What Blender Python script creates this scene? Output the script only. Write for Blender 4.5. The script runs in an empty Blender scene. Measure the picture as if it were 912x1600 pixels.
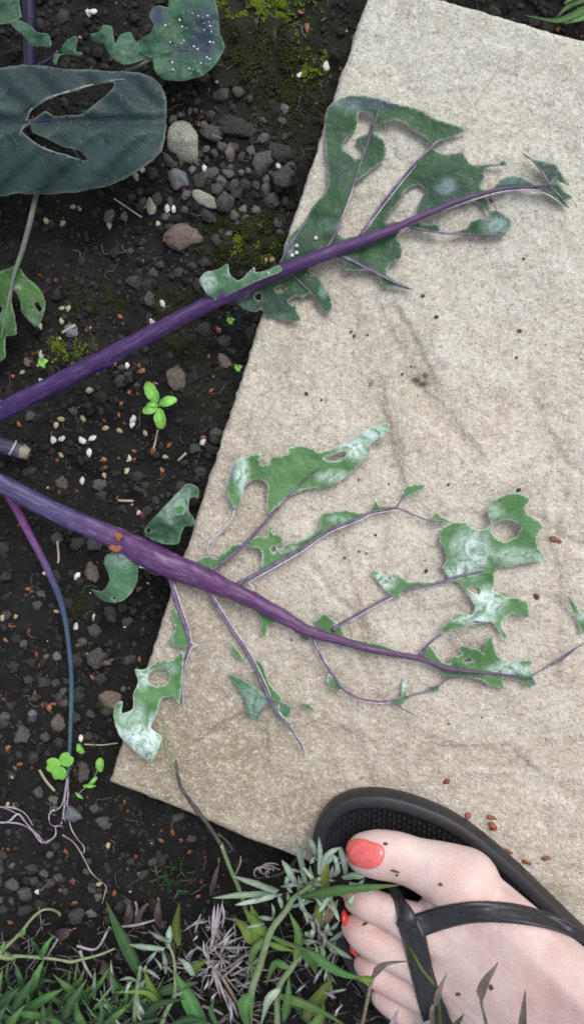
import bpy, bmesh, math, random
import numpy as np
from mathutils import Vector, Matrix, noise
from mathutils.geometry import delaunay_2d_cdt
from mathutils.bvhtree import BVHTree

R = math.radians
random.seed(7)
rng = np.random.default_rng(7)
scene = bpy.context.scene
C = scene.collection

# ------------------------------------------------------------------ camera
CAM_H, TILT, PITCH, FPX = 0.423, R(8.0), R(-4.0), 1244.0
fwd = Vector((-math.sin(TILT), math.sin(PITCH)*math.cos(TILT), -math.cos(PITCH)*math.cos(TILT))).normalized()
rgt = Vector((1, 0, 0)); rgt = (rgt - fwd*rgt.dot(fwd)).normalized()
upv = rgt.cross(fwd)
CAM = Vector((0, 0, CAM_H))
cam_d = bpy.data.cameras.new('camera')
cam = bpy.data.objects.new('camera', cam_d); C.objects.link(cam)
cam.matrix_world = Matrix(((rgt.x, upv.x, -fwd.x, 0), (rgt.y, upv.y, -fwd.y, 0), (rgt.z, upv.z, -fwd.z, CAM_H), (0, 0, 0, 1)))
cam_d.sensor_fit = 'VERTICAL'; cam_d.sensor_height = 36.0; cam_d.lens = FPX/1600*36
cam_d.clip_start = 0.01; cam_d.clip_end = 100
scene.camera = cam

# ------------------------------------------------------------------ sky, sun, exposure
SUN_EL, SUN_AZ = R(56), R(38)          # azimuth from +Y towards +X
world = bpy.data.worlds.new('World'); scene.world = world; world.use_nodes = True
nt = world.node_tree; nt.nodes.clear()
sky = nt.nodes.new('ShaderNodeTexSky'); sky.sky_type = 'NISHITA'; sky.sun_disc = False
sky.sun_elevation = SUN_EL; sky.sun_rotation = SUN_AZ; sky.dust_density = 3.0; sky.air_density = 1.0
hs = nt.nodes.new('ShaderNodeHueSaturation'); hs.inputs['Saturation'].default_value = 0.30
bg = nt.nodes.new('ShaderNodeBackground'); bg.inputs['Strength'].default_value = 0.15
wo = nt.nodes.new('ShaderNodeOutputWorld')
nt.links.new(sky.outputs[0], hs.inputs['Color']); nt.links.new(hs.outputs[0], bg.inputs[0]); nt.links.new(bg.outputs[0], wo.inputs[0])
sun_d = bpy.data.lights.new('sun', 'SUN'); sun_d.energy = 0.9; sun_d.angle = R(24); sun_d.color = (1.0, 0.965, 0.92)
sun = bpy.data.objects.new('sun', sun_d); C.objects.link(sun)
sdir = Vector((math.sin(SUN_AZ)*math.cos(SUN_EL), math.cos(SUN_AZ)*math.cos(SUN_EL), math.sin(SUN_EL)))
sun.rotation_euler = (-sdir).to_track_quat('-Z', 'Y').to_euler()
sun.location = sdir*3
vs = scene.view_settings
vs.view_transform = 'Standard'; vs.look = 'None'; vs.exposure = 0.48; vs.gamma = 1.0; vs.use_curve_mapping = False
scene.cycles.use_denoising = False
scene.cycles.max_bounces = 6
scene.cycles.filter_width = 1.7

# ------------------------------------------------------------------ pixel -> place
def ray(px, py):
    return (fwd*FPX + rgt*(px-456) + upv*(800-py)).normalized()
def P(px, py, z=0.0):
    d = ray(px, py)
    return CAM + d*((z-CAM_H)/d.z)
PXM = CAM_H/FPX                        # metres per photo pixel on the slab
SOIL = -0.022

# ------------------------------------------------------------------ helpers
def link(name, me, mats, parent=None, smooth=True):
    for m in (mats if isinstance(mats, (list, tuple)) else [mats]):
        me.materials.append(m)
    if smooth:
        me.polygons.foreach_set('use_smooth', [True]*len(me.polygons))
    o = bpy.data.objects.new(name, me); C.objects.link(o)
    if parent is not None:
        o.parent = parent
        o.matrix_parent_inverse = Matrix.Translation(-(parent.location if parent.parent is None else parent.parent.location*0))
    return o
def mesh(name, verts, faces, mats, parent=None, smooth=True, attrs=None, matidx=None):
    me = bpy.data.meshes.new(name)
    me.from_pydata([tuple(v) for v in verts], [], faces)
    if attrs:
        for k, vals in attrs.items():
            if len(vals) and np.ndim(vals[0]) > 0:
                a = me.color_attributes.new(k, 'FLOAT_COLOR', 'POINT')
                a.data.foreach_set('color', np.array(vals, dtype=np.float32).ravel())
            else:
                a = me.attributes.new(k, 'FLOAT', 'POINT')
                a.data.foreach_set('value', np.array(vals, dtype=np.float32))
    if matidx is not None:
        me.polygons.foreach_set('material_index', matidx)
    me.update()
    return link(name, me, mats, parent, smooth)
def tag(o, label, cat, group=None, kind=None):
    if kind: o['kind'] = kind
    if label: o['label'] = label
    if cat: o['category'] = cat
    if group: o['group'] = group
    return o
def thing(name, label, cat, loc, group=None):
    o = bpy.data.objects.new(name, None); C.objects.link(o)
    o.location = loc; o.empty_display_size = 0.01
    return tag(o, label, cat, group)

def catmull(pts, n):
    """resample a list of vectors (any dim) smoothly, n samples per span"""
    pts = [np.array(p, float) for p in pts]
    if len(pts) < 3:
        return [pts[0]+(pts[-1]-pts[0])*i/n for i in range(n+1)]
    ext = [2*pts[0]-pts[1]] + pts + [2*pts[-1]-pts[-2]]
    out = []
    for i in range(1, len(ext)-2):
        p0, p1, p2, p3 = ext[i-1:i+3]
        for k in range(n):
            t = k/n
            out.append(0.5*((2*p1)+(-p0+p2)*t+(2*p0-5*p1+4*p2-p3)*t*t+(-p0+3*p1-3*p2+p3)*t**3))
    out.append(pts[-1])
    return out

def tube_geo(pts, radii, n=8, flat=1.0, rough=0.0, seed=0):
    pts = [Vector(p) for p in pts]
    vs_, fs, ts = [], [], []
    N = len(pts)
    prev = None
    arc = 0.0; tube_geo.tv = []
    for i, p in enumerate(pts):
        d = (pts[min(i+1, N-1)] - pts[max(i-1, 0)])
        if d.length < 1e-9: d = Vector((1, 0, 0))
        d.normalize()
        side = d.cross(Vector((0, 0, 1)))
        if side.length < 0.2:
            side = d.cross(Vector((0, 1, 0)))
        side.normalize()
        if prev is not None and side.dot(prev) < 0: side = -side
        prev = side
        up = side.cross(d).normalized()
        r = radii[i]
        if i: arc += (p-pts[i-1]).length
        for k in range(n):
            a = 2*math.pi*k/n
            rr = r
            if n >= 12: rr *= 1+.035*math.cos(5*a+.6)+.03*math.cos(3*a-.4+arc*9)
            if rough:
                rr *= 1+rough*noise.noise(Vector((p.x*220+seed, p.y*220+math.cos(a)*1.3, p.z*220+math.sin(a)*1.3)))
            vs_.append(p + side*math.cos(a)*rr + up*math.sin(a)*rr*flat)
            ts.append(i/(N-1)); tube_geo.tv.append((arc*70+seed*3.3, math.cos(a)*2.2, math.sin(a)*2.2, 1))
    for i in range(N-1):
        for k in range(n):
            a, b = i*n+k, i*n+(k+1) % n
            fs.append((a, b, b+n, a+n))
    fs.append(tuple(range(n))[::-1]); fs.append(tuple(range((N-1)*n, N*n)))
    return vs_, fs, ts
def tube_px(name, pts, mat, parent=None, n=8, sub=6, flat=1.0, rough=0.0, seed=0):
    """pts: (px, py, z, width_px)"""
    s = catmull(pts, sub)
    ps, rs = [], []
    for q in s:
        p = P(q[0], q[1], q[2])
        sc = (CAM_H - q[2])/CAM_H*PXM
        ps.append(p); rs.append(max(q[3], 0.3)*0.5*sc)
    v, f, t = tube_geo(ps, rs, n, flat, rough, seed)
    return mesh(name, v, f, mat, parent, True, {'t': t, 'tv': tube_geo.tv})

def inside(poly, x, y):
    c = False; n = len(poly); j = n-1
    for i in range(n):
        xi, yi = poly[i]; xj, yj = poly[j]
        if (yi > y) != (yj > y) and x < (xj-xi)*(y-yi)/(yj-yi)+xi: c = not c
        j = i
    return c
def ragged(poly, step=3.2, amp=0.75, seed=0.0):
    out = []
    n = len(poly)
    if n > 9:
        c = catmull([poly[-1]]+list(poly)+[poly[0], poly[1]], 3)[3:-3]
        poly = [(c[k*3+q][0]*.7+.3*(poly[k][0]*(1-q/3)+poly[(k+1) % n][0]*q/3), c[k*3+q][1]*.7+.3*(poly[k][1]*(1-q/3)+poly[(k+1) % n][1]*q/3)) for k in range(n) for q in range(3)]
        n = len(poly)
    for i in range(n):
        a = poly[i]; b = poly[(i+1) % n]
        L = math.hypot(b[0]-a[0], b[1]-a[1]); k = max(1, int(L/step))
        for j in range(k):
            t = j/k
            x = a[0]+(b[0]-a[0])*t; y = a[1]+(b[1]-a[1])*t
            nv = noise.noise_vector(Vector((x*0.17+seed, y*0.17, seed)))
            nv2 = noise.noise_vector(Vector((x*0.045+seed, y*0.045, seed+9)))
            out.append((x+nv.x*amp+nv2.x*amp*1.3, y+nv.y*amp+nv2.y*amp*1.3))
    return out
def blade(name, outline, holes, zf, mats, parent, step=4.5, amp=0.75, seed=0.0, thick=0.00035, bloom=(), tint=(), ystep=3.2):
    outline = ragged(outline, ystep, amp, seed)
    holes = [ragged(h, 2.6, amp*0.8, seed+3) for h in holes]
    pts = list(outline); edges = [(i, (i+1) % len(outline)) for i in range(len(outline))]
    for h in holes:
        b = len(pts); pts += h
        edges += [(b+i, b+(i+1) % len(h)) for i in range(len(h))]
    nb = len(pts)
    bp = np.array(pts)
    x0, y0 = bp.min(0); x1, y1 = bp.max(0)
    yy = y0
    row = 0
    while yy < y1:
        xx = x0 + (step/2 if row % 2 else 0)
        while xx < x1:
            x = xx+random.uniform(-.6, .6); y = yy+random.uniform(-.6, .6)
            if inside(outline, x, y) and not any(inside(h, x, y) for h in holes):
                if np.min((bp[:, 0]-x)**2+(bp[:, 1]-y)**2) > (step*0.5)**2:
                    pts.append((x, y))
            xx += step
        yy += step*0.87; row += 1
    vco, ve, fa, ov, oe, of = delaunay_2d_cdt([Vector(p) for p in pts], edges, [], 0, 1e-4)
    tris = []
    for f in fa:
        cx = sum(vco[i][0] for i in f)/3; cy = sum(vco[i][1] for i in f)/3
        if inside(outline, cx, cy) and not any(inside(h, cx, cy) for h in holes):
            tris.append(tuple(f))
    used = sorted({i for t in tris for i in t}); remap = {u: k for k, u in enumerate(used)}
    tris = [tuple(remap[i] for i in t) for t in tris]
    vco = [vco[i] for i in used]; n = len(vco)
    top = []; edge = []; bl = []; ti = []
    isb = {}
    for t in tris:
        for a, b in ((t[0], t[1]), (t[1], t[2]), (t[2], t[0])):
            k = (min(a, b), max(a, b)); isb[k] = isb.get(k, 0)+1
    bset = {i for k, c in isb.items() if c == 1 for i in k}
    for i, v in enumerate(vco):
        z = zf(v[0], v[1])
        top.append(P(v[0], v[1], z))
        edge.append(1.0 if i in bset else 0.0)
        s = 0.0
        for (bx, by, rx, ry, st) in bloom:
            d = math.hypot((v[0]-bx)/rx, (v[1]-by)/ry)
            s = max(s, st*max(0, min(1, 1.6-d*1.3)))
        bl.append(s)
        s = 0.0
        for (bx, by, rx, ry, st) in tint:
            d = math.hypot((v[0]-bx)/rx, (v[1]-by)/ry)
            s = max(s, st*max(0, min(1, 1.6-d*1.3)))
        ti.append(s)
    # image y points down, so flip to make the upper side face up
    up = []
    for t in tris:
        a, b, c = (top[i] for i in t)
        up.append(t if (b-a).cross(c-a).z > 0 else (t[0], t[2], t[1]))
    verts = top + [p - Vector((0, 0, thick)) for p in top]
    faces = up + [(a+n, c+n, b+n) for a, b, c in up]
    mi = [0]*len(faces)
    for t in up:
        for a, b in ((t[0], t[1]), (t[1], t[2]), (t[2], t[0])):
            if isb[(min(a, b), max(a, b))] == 1:
                faces.append((b, a, a+n, b+n)); mi.append(1)
    return mesh(name, verts, faces, mats, parent, True, {'edge': edge*2, 'bloom': bl*2, 'tint': ti*2}, mi)

# ------------------------------------------------------------------ materials
def newmat(name):
    m = bpy.data.materials.new(name); m.use_nodes = True
    t = m.node_tree; b = t.nodes['Principled BSDF']
    return m, t, b
def N(t, typ, **kw):
    n = t.nodes.new(typ)
    for k, v in kw.items():
        if k in n.inputs: n.inputs[k].default_value = v
        else: setattr(n, k, v)
    return n
def mixc(t, fac, a, b, mode='MIX'):
    n = t.nodes.new('ShaderNodeMix'); n.data_type = 'RGBA'; n.blend_type = mode
    for sock, v in ((n.inputs[0], fac), (n.inputs[6], a), (n.inputs[7], b)):
        if hasattr(v, 'is_output'): t.links.new(v, sock)
        elif isinstance(v, (int, float)): sock.default_value = v
        else: sock.default_value = (*v[:3], 1)
    return n.outputs[2]
def ramp(t, src, lo, hi, a=0.0, b=1.0):
    n = t.nodes.new('ShaderNodeMapRange'); n.inputs[1].default_value = lo; n.inputs[2].default_value = hi
    n.inputs[3].default_value = a; n.inputs[4].default_value = b; n.clamp = True
    t.links.new(src, n.inputs[0]); return n.outputs[0]
def noise_n(t, scale, detail=4, rough=0.55, coord='Object', dist=0.0):
    tc = t.nodes.new('ShaderNodeTexCoord')
    n = N(t, 'ShaderNodeTexNoise', Scale=scale, Detail=detail, Roughness=rough, Distortion=dist)
    t.links.new(tc.outputs[coord], n.inputs['Vector']); return n.outputs['Fac']
def math_n(t, op, a, b):
    n = t.nodes.new('ShaderNodeMath'); n.operation = op
    for i, v in enumerate((a, b)):
        if hasattr(v, 'is_output'): t.links.new(v, n.inputs[i])
        else: n.inputs[i].default_value = v
    return n.outputs[0]
def attr(t, name):
    n = t.nodes.new('ShaderNodeAttribute'); n.attribute_name = name; return n
def bump(t, b, h, strength, dist):
    n = N(t, 'ShaderNodeBump', Strength=strength, Distance=dist)
    t.links.new(h, n.inputs['Height']); t.links.new(n.outputs[0], b.inputs['Normal'])

def leaf_mat(name, c1, c2, palec=(0.5, 0.62, 0.6), tintc=(0.09, 0.08, 0.16), edgec=(0.5, 0.52, 0.45), edge=0.6, rough=0.42, veins=0.5, trans=0.12, vscale=320, var=0.05):
    m, t, b = newmat(name)
    n1 = noise_n(t, 70, 4); n2 = noise_n(t, 420, 3)
    col = mixc(t, ramp(t, n1, .35, .66), c1, c2)
    tc = t.nodes.new('ShaderNodeTexCoord')
    vo = N(t, 'ShaderNodeTexVoronoi', Scale=vscale); vo.feature = 'DISTANCE_TO_EDGE'
    dn = N(t, 'ShaderNodeTexNoise', Scale=150.0); t.links.new(tc.outputs['Object'], dn.inputs['Vector'])
    mv = t.nodes.new('ShaderNodeVectorMath'); mv.operation = 'MULTIPLY_ADD'
    t.links.new(dn.outputs['Color'], mv.inputs[0]); mv.inputs[1].default_value = (.004,)*3; t.links.new(tc.outputs['Object'], mv.inputs[2])
    t.links.new(mv.outputs[0], vo.inputs['Vector'])
    vein = ramp(t, vo.outputs['Distance'], 0.0, 0.10, 1.0, 0.0)
    col = mixc(t, math_n(t, 'MULTIPLY', vein, 0.30*veins), col, tuple(min(1, x*1.9+0.02) for x in c2))
    ti = math_n(t, 'MULTIPLY', attr(t, 'tint').outputs['Fac'], ramp(t, n1, .3, .6, .35, 1))
    col = mixc(t, ti, col, tintc)
    n3 = noise_n(t, 105, 6, 0.62, dist=2.2); n4 = noise_n(t, 700, 3, .6)
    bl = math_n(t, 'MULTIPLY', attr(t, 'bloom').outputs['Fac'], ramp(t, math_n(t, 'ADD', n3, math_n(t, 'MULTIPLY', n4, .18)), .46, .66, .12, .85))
    col = mixc(t, bl, col, palec)  # paler colour inside the listed ellipses, broken up by noise
    mid = math_n(t, 'POWER', attr(t, 'mid').outputs['Fac'], 2.5)
    col = mixc(t, math_n(t, 'MULTIPLY', mid, .45), col, tuple(min(1, x*1.7+0.03) for x in c2))
    col = mixc(t, math_n(t, 'MULTIPLY', attr(t, 'tipb').outputs['Fac'], ramp(t, n1, .35, .6)), col, (0.16, 0.11, 0.05))
    ed = math_n(t, 'MULTIPLY', math_n(t, 'POWER', attr(t, 'edge').outputs['Fac'], 1.4), ramp(t, n1, .36, .56, .45, 1.0))
    col = mixc(t, math_n(t, 'MULTIPLY', ed, edge), col, edgec)
    oi = t.nodes.new('ShaderNodeObjectInfo'); hv = N(t, 'ShaderNodeHueSaturation'); t.links.new(col, hv.inputs['Color'])
    t.links.new(ramp(t, oi.outputs['Random'], 0, 1, 1-var, 1+var), hv.inputs['Value'])
    t.links.new(ramp(t, math_n(t, 'FRACT', math_n(t, 'MULTIPLY', oi.outputs['Random'], 7.31), 0), 0, 1, .5-.10*var, .5+.06*var), hv.inputs['Hue'])
    col = hv.outputs[0]
    t.links.new(col, b.inputs['Base Color'])
    rg = ramp(t, n2, .3, .7, rough-.08, rough+.14); t.links.new(rg, b.inputs['Roughness'])
    b.inputs['Specular IOR Level'].default_value = 0.28
    h = math_n(t, 'ADD', math_n(t, 'MULTIPLY', vein, -0.5), n2)
    bump(t, b, h, 0.5, 0.0007)
    tr = N(t, 'ShaderNodeBsdfTranslucent'); t.links.new(col, tr.inputs['Color'])
    mx = N(t, 'ShaderNodeMixShader', Fac=trans)
    out = t.nodes['Material Output']
    t.links.new(b.outputs[0], mx.inputs[1]); t.links.new(tr.outputs[0], mx.inputs[2]); t.links.new(mx.outputs[0], out.inputs[0])
    return m
def plain(name, c1, c2, rough=0.6, scale=200, bumps=0.3, spec=0.4, sss=0.0, bdist=0.0006, var=0.0):
    m, t, b = newmat(name)
    n1 = noise_n(t, scale, 5, 0.6)
    col = mixc(t, ramp(t, n1, .32, .68), c1, c2)
    if var:
        oi = t.nodes.new('ShaderNodeObjectInfo')
        hv = N(t, 'ShaderNodeHueSaturation'); t.links.new(col, hv.inputs['Color'])
        t.links.new(ramp(t, oi.outputs['Random'], 0, 1, 1-var, 1+var), hv.inputs['Value'])
        r2 = math_n(t, 'FRACT', math_n(t, 'MULTIPLY', oi.outputs['Random'], 7.31), 0)
        t.links.new(ramp(t, r2, 0, 1, .5-.05*var, .5+.05*var), hv.inputs['Hue'])
        col = hv.outputs[0]
    t.links.new(col, b.inputs['Base Color'])
    b.inputs['Roughness'].default_value = rough; b.inputs['Specular IOR Level'].default_value = spec
    if sss:
        b.inputs['Subsurface Weight'].default_value = sss
        b.inputs['Subsurface Radius'].default_value = (0.004, 0.0015, 0.0008); b.inputs['Subsurface Scale'].default_value = 1.0
    if bumps: bump(t, b, n1, bumps, bdist)
    return m

def stalk_mat(name, cols, rough=0.38, streak=(0.35, 0.3, 0.42)):
    """colour runs along the stalk (attribute t): cols = [(pos, rgb)...]"""
    m, t, b = newmat(name)
    cr = t.nodes.new('ShaderNodeValToRGB'); e = cr.color_ramp.elements
    e[0].position = cols[0][0]; e[0].color = (*cols[0][1], 1)
    e[1].position = cols[-1][0]; e[1].color = (*cols[-1][1], 1)
    for p, c in cols[1:-1]:
        k = e.new(p); k.color = (*c, 1)
    t.links.new(attr(t, 't').outputs['Fac'], cr.inputs[0])
    ns = N(t, 'ShaderNodeTexNoise', Scale=1.3, Detail=5.0, Roughness=.6); t.links.new(attr(t, 'tv').outputs['Color'], ns.inputs['Vector'])
    col = mixc(t, ramp(t, ns.outputs[0], .50, .75, 0, .60), cr.outputs[0], streak)
    n2 = noise_n(t, 160, 4)
    col = mixc(t, ramp(t, n2, .45, .7, 0, .35), col, (0.05, 0.02, 0.06))
    t.links.new(col, b.inputs['Base Color'])
    b.inputs['Roughness'].default_value = rough; b.inputs['Specular IOR Level'].default_value = 0.32
    bump(t, b, math_n(t, 'ADD', ns.outputs[0], math_n(t, 'MULTIPLY', n2, .6)), 0.5, 0.0007)
    return m

# slab
def slab_mat():
    m, t, b = newmat('slab_concrete')
    big = noise_n(t, 9, 4, .6); mid = noise_n(t, 60, 6, .7, dist=.6); fine = noise_n(t, 620, 4, .75); grit = noise_n(t, 260, 3, .7)
    clump = noise_n(t, 170, 4, .6)
    col = mixc(t, ramp(t, big, .36, .64), (0.480, 0.420, 0.350), (0.520, 0.482, 0.412))
    col = mixc(t, ramp(t, mid, .46, .66, 0, .60), col, (0.63, 0.605, 0.55))
    col = mixc(t, ramp(t, mid, .45, .30, 0, .40), col, (0.36, 0.31, 0.25))
    st = attr(t, 'stain')
    sf = math_n(t, 'MULTIPLY', st.outputs['Fac'], ramp(t, clump, .32, .66, 1.0, .60))
    col = mixc(t, sf, col, (0.235, 0.190, 0.115))
    gtone = math_n(t, 'MULTIPLY', attr(t, 'green_tone').outputs['Fac'], ramp(t, mid, .3, .65, .5, 1.0))
    col = mixc(t, gtone, col, (0.44, 0.475, 0.415))
    col = mixc(t, ramp(t, grit, .46, .30, 0, .60), col, (0.27, 0.235, 0.19))
    col = mixc(t, ramp(t, grit, .54, .68, 0, .55), col, (0.70, 0.675, 0.62))
    col = mixc(t, ramp(t, fine, .54, .66, 0, .55), col, (0.77, 0.75, 0.70))
    col = mixc(t, ramp(t, fine, .45, .33, 0, .75), col, (0.17, 0.15, 0.125))
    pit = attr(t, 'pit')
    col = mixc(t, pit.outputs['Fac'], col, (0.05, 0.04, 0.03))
    t.links.new(col, b.inputs['Base Color'])
    b.inputs['Roughness'].default_value = 0.85; b.inputs['Specular IOR Level'].default_value = 0.25
    h = math_n(t, 'ADD', math_n(t, 'MULTIPLY', fine, .6), math_n(t, 'ADD', grit, math_n(t, 'MULTIPLY', mid, 1.4)))
    bump(t, b, h, 0.9, 0.0013)
    return m
def soil_mat(name, base=1.0, tone=False):
    m, t, b = newmat(name)
    n1 = noise_n(t, 45, 5, .65); n2 = noise_n(t, 500, 4, .7)
    col = mixc(t, ramp(t, n1, .35, .65), (0.0036*base, 0.0034*base, 0.0032*base), (0.0092*base, 0.0086*base, 0.0080*base))
    if tone:
        col = mixc(t, attr(t, 'tone').outputs['Fac'], col, attr(t, 'tonec').outputs['Color'])
    else:
        mo = attr(t, 'moss')
        col = mixc(t, math_n(t, 'MULTIPLY', mo.outputs['Fac'], ramp(t, n2, .38, .62, .1, 1)), col, (0.016, 0.022, 0.006))
    col = mixc(t, ramp(t, n2, .62, .75, 0, .35), col, (0.045, 0.040, 0.034))
    t.links.new(col, b.inputs['Base Color'])
    b.inputs['Roughness'].default_value = 0.8; b.inputs['Specular IOR Level'].default_value = 0.3
    bump(t, b, math_n(t, 'ADD', n2, n1), 0.8, 0.0012)
    return m
M = {}
M['slab'] = slab_mat()
M['soil'] = soil_mat('soil'); M['crumb'] = soil_mat('soil_crumb', 1.1, True)
M['rim'] = plain('leaf_rim', (0.30, 0.34, 0.25), (0.50, 0.50, 0.42), .5, 300, 0)
M['leafA'] = leaf_mat('dark_brassica_leaf', (0.026, 0.070, 0.036), (0.050, 0.112, 0.054), (0.30, 0.44, 0.46), (0.040, 0.058, 0.075), edgec=(.42, .46, .42), edge=.75, rough=.45)
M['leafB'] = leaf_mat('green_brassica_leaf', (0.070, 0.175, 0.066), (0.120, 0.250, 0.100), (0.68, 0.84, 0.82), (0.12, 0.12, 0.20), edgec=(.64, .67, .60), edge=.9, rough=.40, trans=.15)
M['leafG'] = leaf_mat('glaucous_leaf', (0.045, 0.125, 0.065), (0.085, 0.19, 0.11), (0.50, 0.62, 0.60), (0.045, 0.045, 0.10), edgec=(.42, .5, .4), edge=.6, rough=.38)
M['leafF'] = leaf_mat('mottled_leaf', (0.024, 0.075, 0.045), (0.055, 0.130, 0.075), (0.30, 0.40, 0.38), (0.040, 0.042, 0.095), edgec=(.16, .28, .18), edge=.6, rough=.42)
M['leafD'] = leaf_mat('dark_teal_leaf', (0.015, 0.034, 0.033), (0.026, 0.054, 0.051), (0.08, 0.13, 0.14), (0.022, 0.022, 0.040), edgec=(.22, .26, .25), edge=.55, rough=.45, veins=.2, trans=.04, vscale=150)
M['leafS'] = leaf_mat('seedling_leaf', (0.15, 0.40, 0.06), (0.22, 0.50, 0.10), edge=.0, rough=.45, trans=.1, vscale=500)
M['leafN'] = leaf_mat('small_green_leaf', (0.028, 0.085, 0.020), (0.055, 0.14, 0.035), (.4, .5, .45), edge=.25, rough=.42)
M['stalkA'] = stalk_mat('purple_stalk', [(0, (0.026, 0.012, 0.078)), (.35, (0.045, 0.017, 0.085)), (.6, (0.085, 0.036, 0.115)), (.8, (0.10, 0.06, 0.125)), (1, (0.06, 0.05, 0.08))], streak=(0.16, 0.11, 0.26))
M['stalkB'] = stalk_mat('violet_stalk', [(0, (0.030, 0.030, 0.080)), (.17, (0.070, 0.058, 0.155)), (.29, (0.090, 0.030, 0.115)), (.6, (0.095, 0.030, 0.105)), (1, (0.085, 0.055, 0.09))], streak=(0.26, 0.21, 0.34))
M['stalkC'] = stalk_mat('magenta_teal_stalk', [(0, (0.20, 0.03, 0.17)), (.3, (0.16, 0.05, 0.20)), (.46, (0.035, 0.055, 0.13)), (.7, (0.045, 0.10, 0.14)), (1, (0.09, 0.15, 0.13))], streak=(.2, .22, .28))
M['stalkG'] = stalk_mat('grey_green_stalk', [(0, (0.13, 0.15, 0.12)), (1, (0.16, 0.20, 0.13))])
M['stub'] = stalk_mat('blue_stub', [(0, (0.03, 0.035, 0.075)), (.8, (0.06, 0.065, 0.11)), (1, (0.10, 0.10, 0.13))])
M['stubend'] = plain('cut_end', (0.36, 0.32, 0.24), (0.24, 0.22, 0.19), .8, 400)
M['vein'] = plain('violet_vein', (0.085, 0.05, 0.11), (0.20, 0.165, 0.24), .4, 260, .3)
M['veinpale'] = plain('pale_vein', (0.30, 0.27, 0.34), (0.55, 0.53, 0.54), .45, 260, .3)
M['veinF'] = plain('green_vein', (0.05, 0.11, 0.07), (0.10, 0.17, 0.12), .5, 260, .3)
M['veinD'] = plain('dark_leaf_vein', (0.022, 0.040, 0.042), (0.040, 0.062, 0.064), .5, 260, .2)
M['edged'] = plain('grey_torn_edge', (0.12, 0.14, 0.14), (0.34, 0.35, 0.33), .5, 260, .3)
M['strand'] = plain('dry_violet_strand', (0.24, 0.18, 0.27), (0.48, 0.43, 0.48), .6, 200, .3)
M['strandtan'] = plain('dry_tan_strand', (0.26, 0.22, 0.17), (0.40, 0.35, 0.28), .7, 200, .3)
M['dstem'] = plain('dark_violet_stem', (0.018, 0.016, 0.045), (0.035, 0.032, 0.07), .4, 90, .3)
M['skin'] = None

# ================================================================== SETTING
# ---- soil
slab_c = [P(168, 1224), P(580, -36)]
sx = (slab_c[1]-slab_c[0]); sx.z = 0; SLAB = 0.452
sv = sx.normalized()                       # along the long left edge (photo: upwards)
su = Vector((sv.y, -sv.x, 0))              # across the slab (photo: right)
S0 = slab_c[0].copy(); S0.z = 0
def slab_uv(p):
    d = Vector((p[0], p[1], 0)) - S0
    return d.dot(su), d.dot(sv)
def on_slab(p, m=0.0):
    u, v = slab_uv(p)
    return -m < u < SLAB+m and -m < v < SLAB+m

moss_px = [(420, 20, 120, 60, .9), (440, 120, 110, 90, .7), (400, 80, 90, 70, .7), (380, 372, 70, 42, 1.0), (260, 470, 40, 30, .6), (290, 530, 50, 40, .5),
           (150, 470, 60, 50, .5), (110, 540, 60, 25, .6), (40, 400, 60, 40, .3), (130, 950, 30, 25, .6), (60, 1000, 40, 40, .4), (470, 190, 40, 60, .5), (250, 780, 40, 30, .4), (320, 620, 30, 40, .4)]
moss_w = [(P(a, b, SOIL), c*PXM*1.05, d*PXM*1.05, s) for a, b, c, d, s in moss_px]
def soil_z(x, y):
    v = Vector((x, y, 0))
    z = SOIL
    z += 0.0075*noise.noise(v*14) + 0.0042*noise.noise(v*46+Vector((3, 1, 7)))
    z += 0.0022*noise.noise(v*130) + 0.0009*noise.noise(v*330)
    u, w = slab_uv((x, y))
    if -0.03 < u < SLAB+.03 and -0.03 < w < SLAB+.03:      # a slight gutter along the slab, flat under it
        d = max(-u, u-SLAB, -w, w-SLAB)
        k = min(1, max(0, (0.03-d)/0.03))
        z -= 0.008*k
        if d < 0: z = min(z, -0.02)
    return z
def axis(lo, hi, step, far):
    a = list(np.arange(lo, hi, step)); s = step*1.5; x = hi
    out = []
    while x < far:
        out.append(x); x += s; s *= 1.35
    out.append(far)
    s = step*1.5; x = lo-s; low = []
    while x > -far:
        low.append(x); s *= 1.35; x -= s
    low.append(-far)
    return low[::-1]+a+out
ax = axis(-0.27, 0.23, 0.0017, 8.0); ay = axis(-0.33, 0.33, 0.0017, 8.0)
verts = []; mossa = []
for y in ay:
    for x in ax:
        verts.append((x, y, soil_z(x, y)))
        s = 0
        for (c, rx, ry, st) in moss_w:
            d = math.hypot((x-c.x)/rx, (y-c.y)/ry)
            if d < 1.25: s = max(s, st*min(1, (1.25-d)*1.6))
        mossa.append(s)
nx = len(ax)
faces = [(j*nx+i, j*nx+i+1, (j+1)*nx+i+1, (j+1)*nx+i) for j in range(len(ay)-1) for i in range(nx-1)]
ground = mesh('ground', verts, faces, M['soil'], None, True, {'moss': mossa}); ground['kind'] = 'structure'

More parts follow.
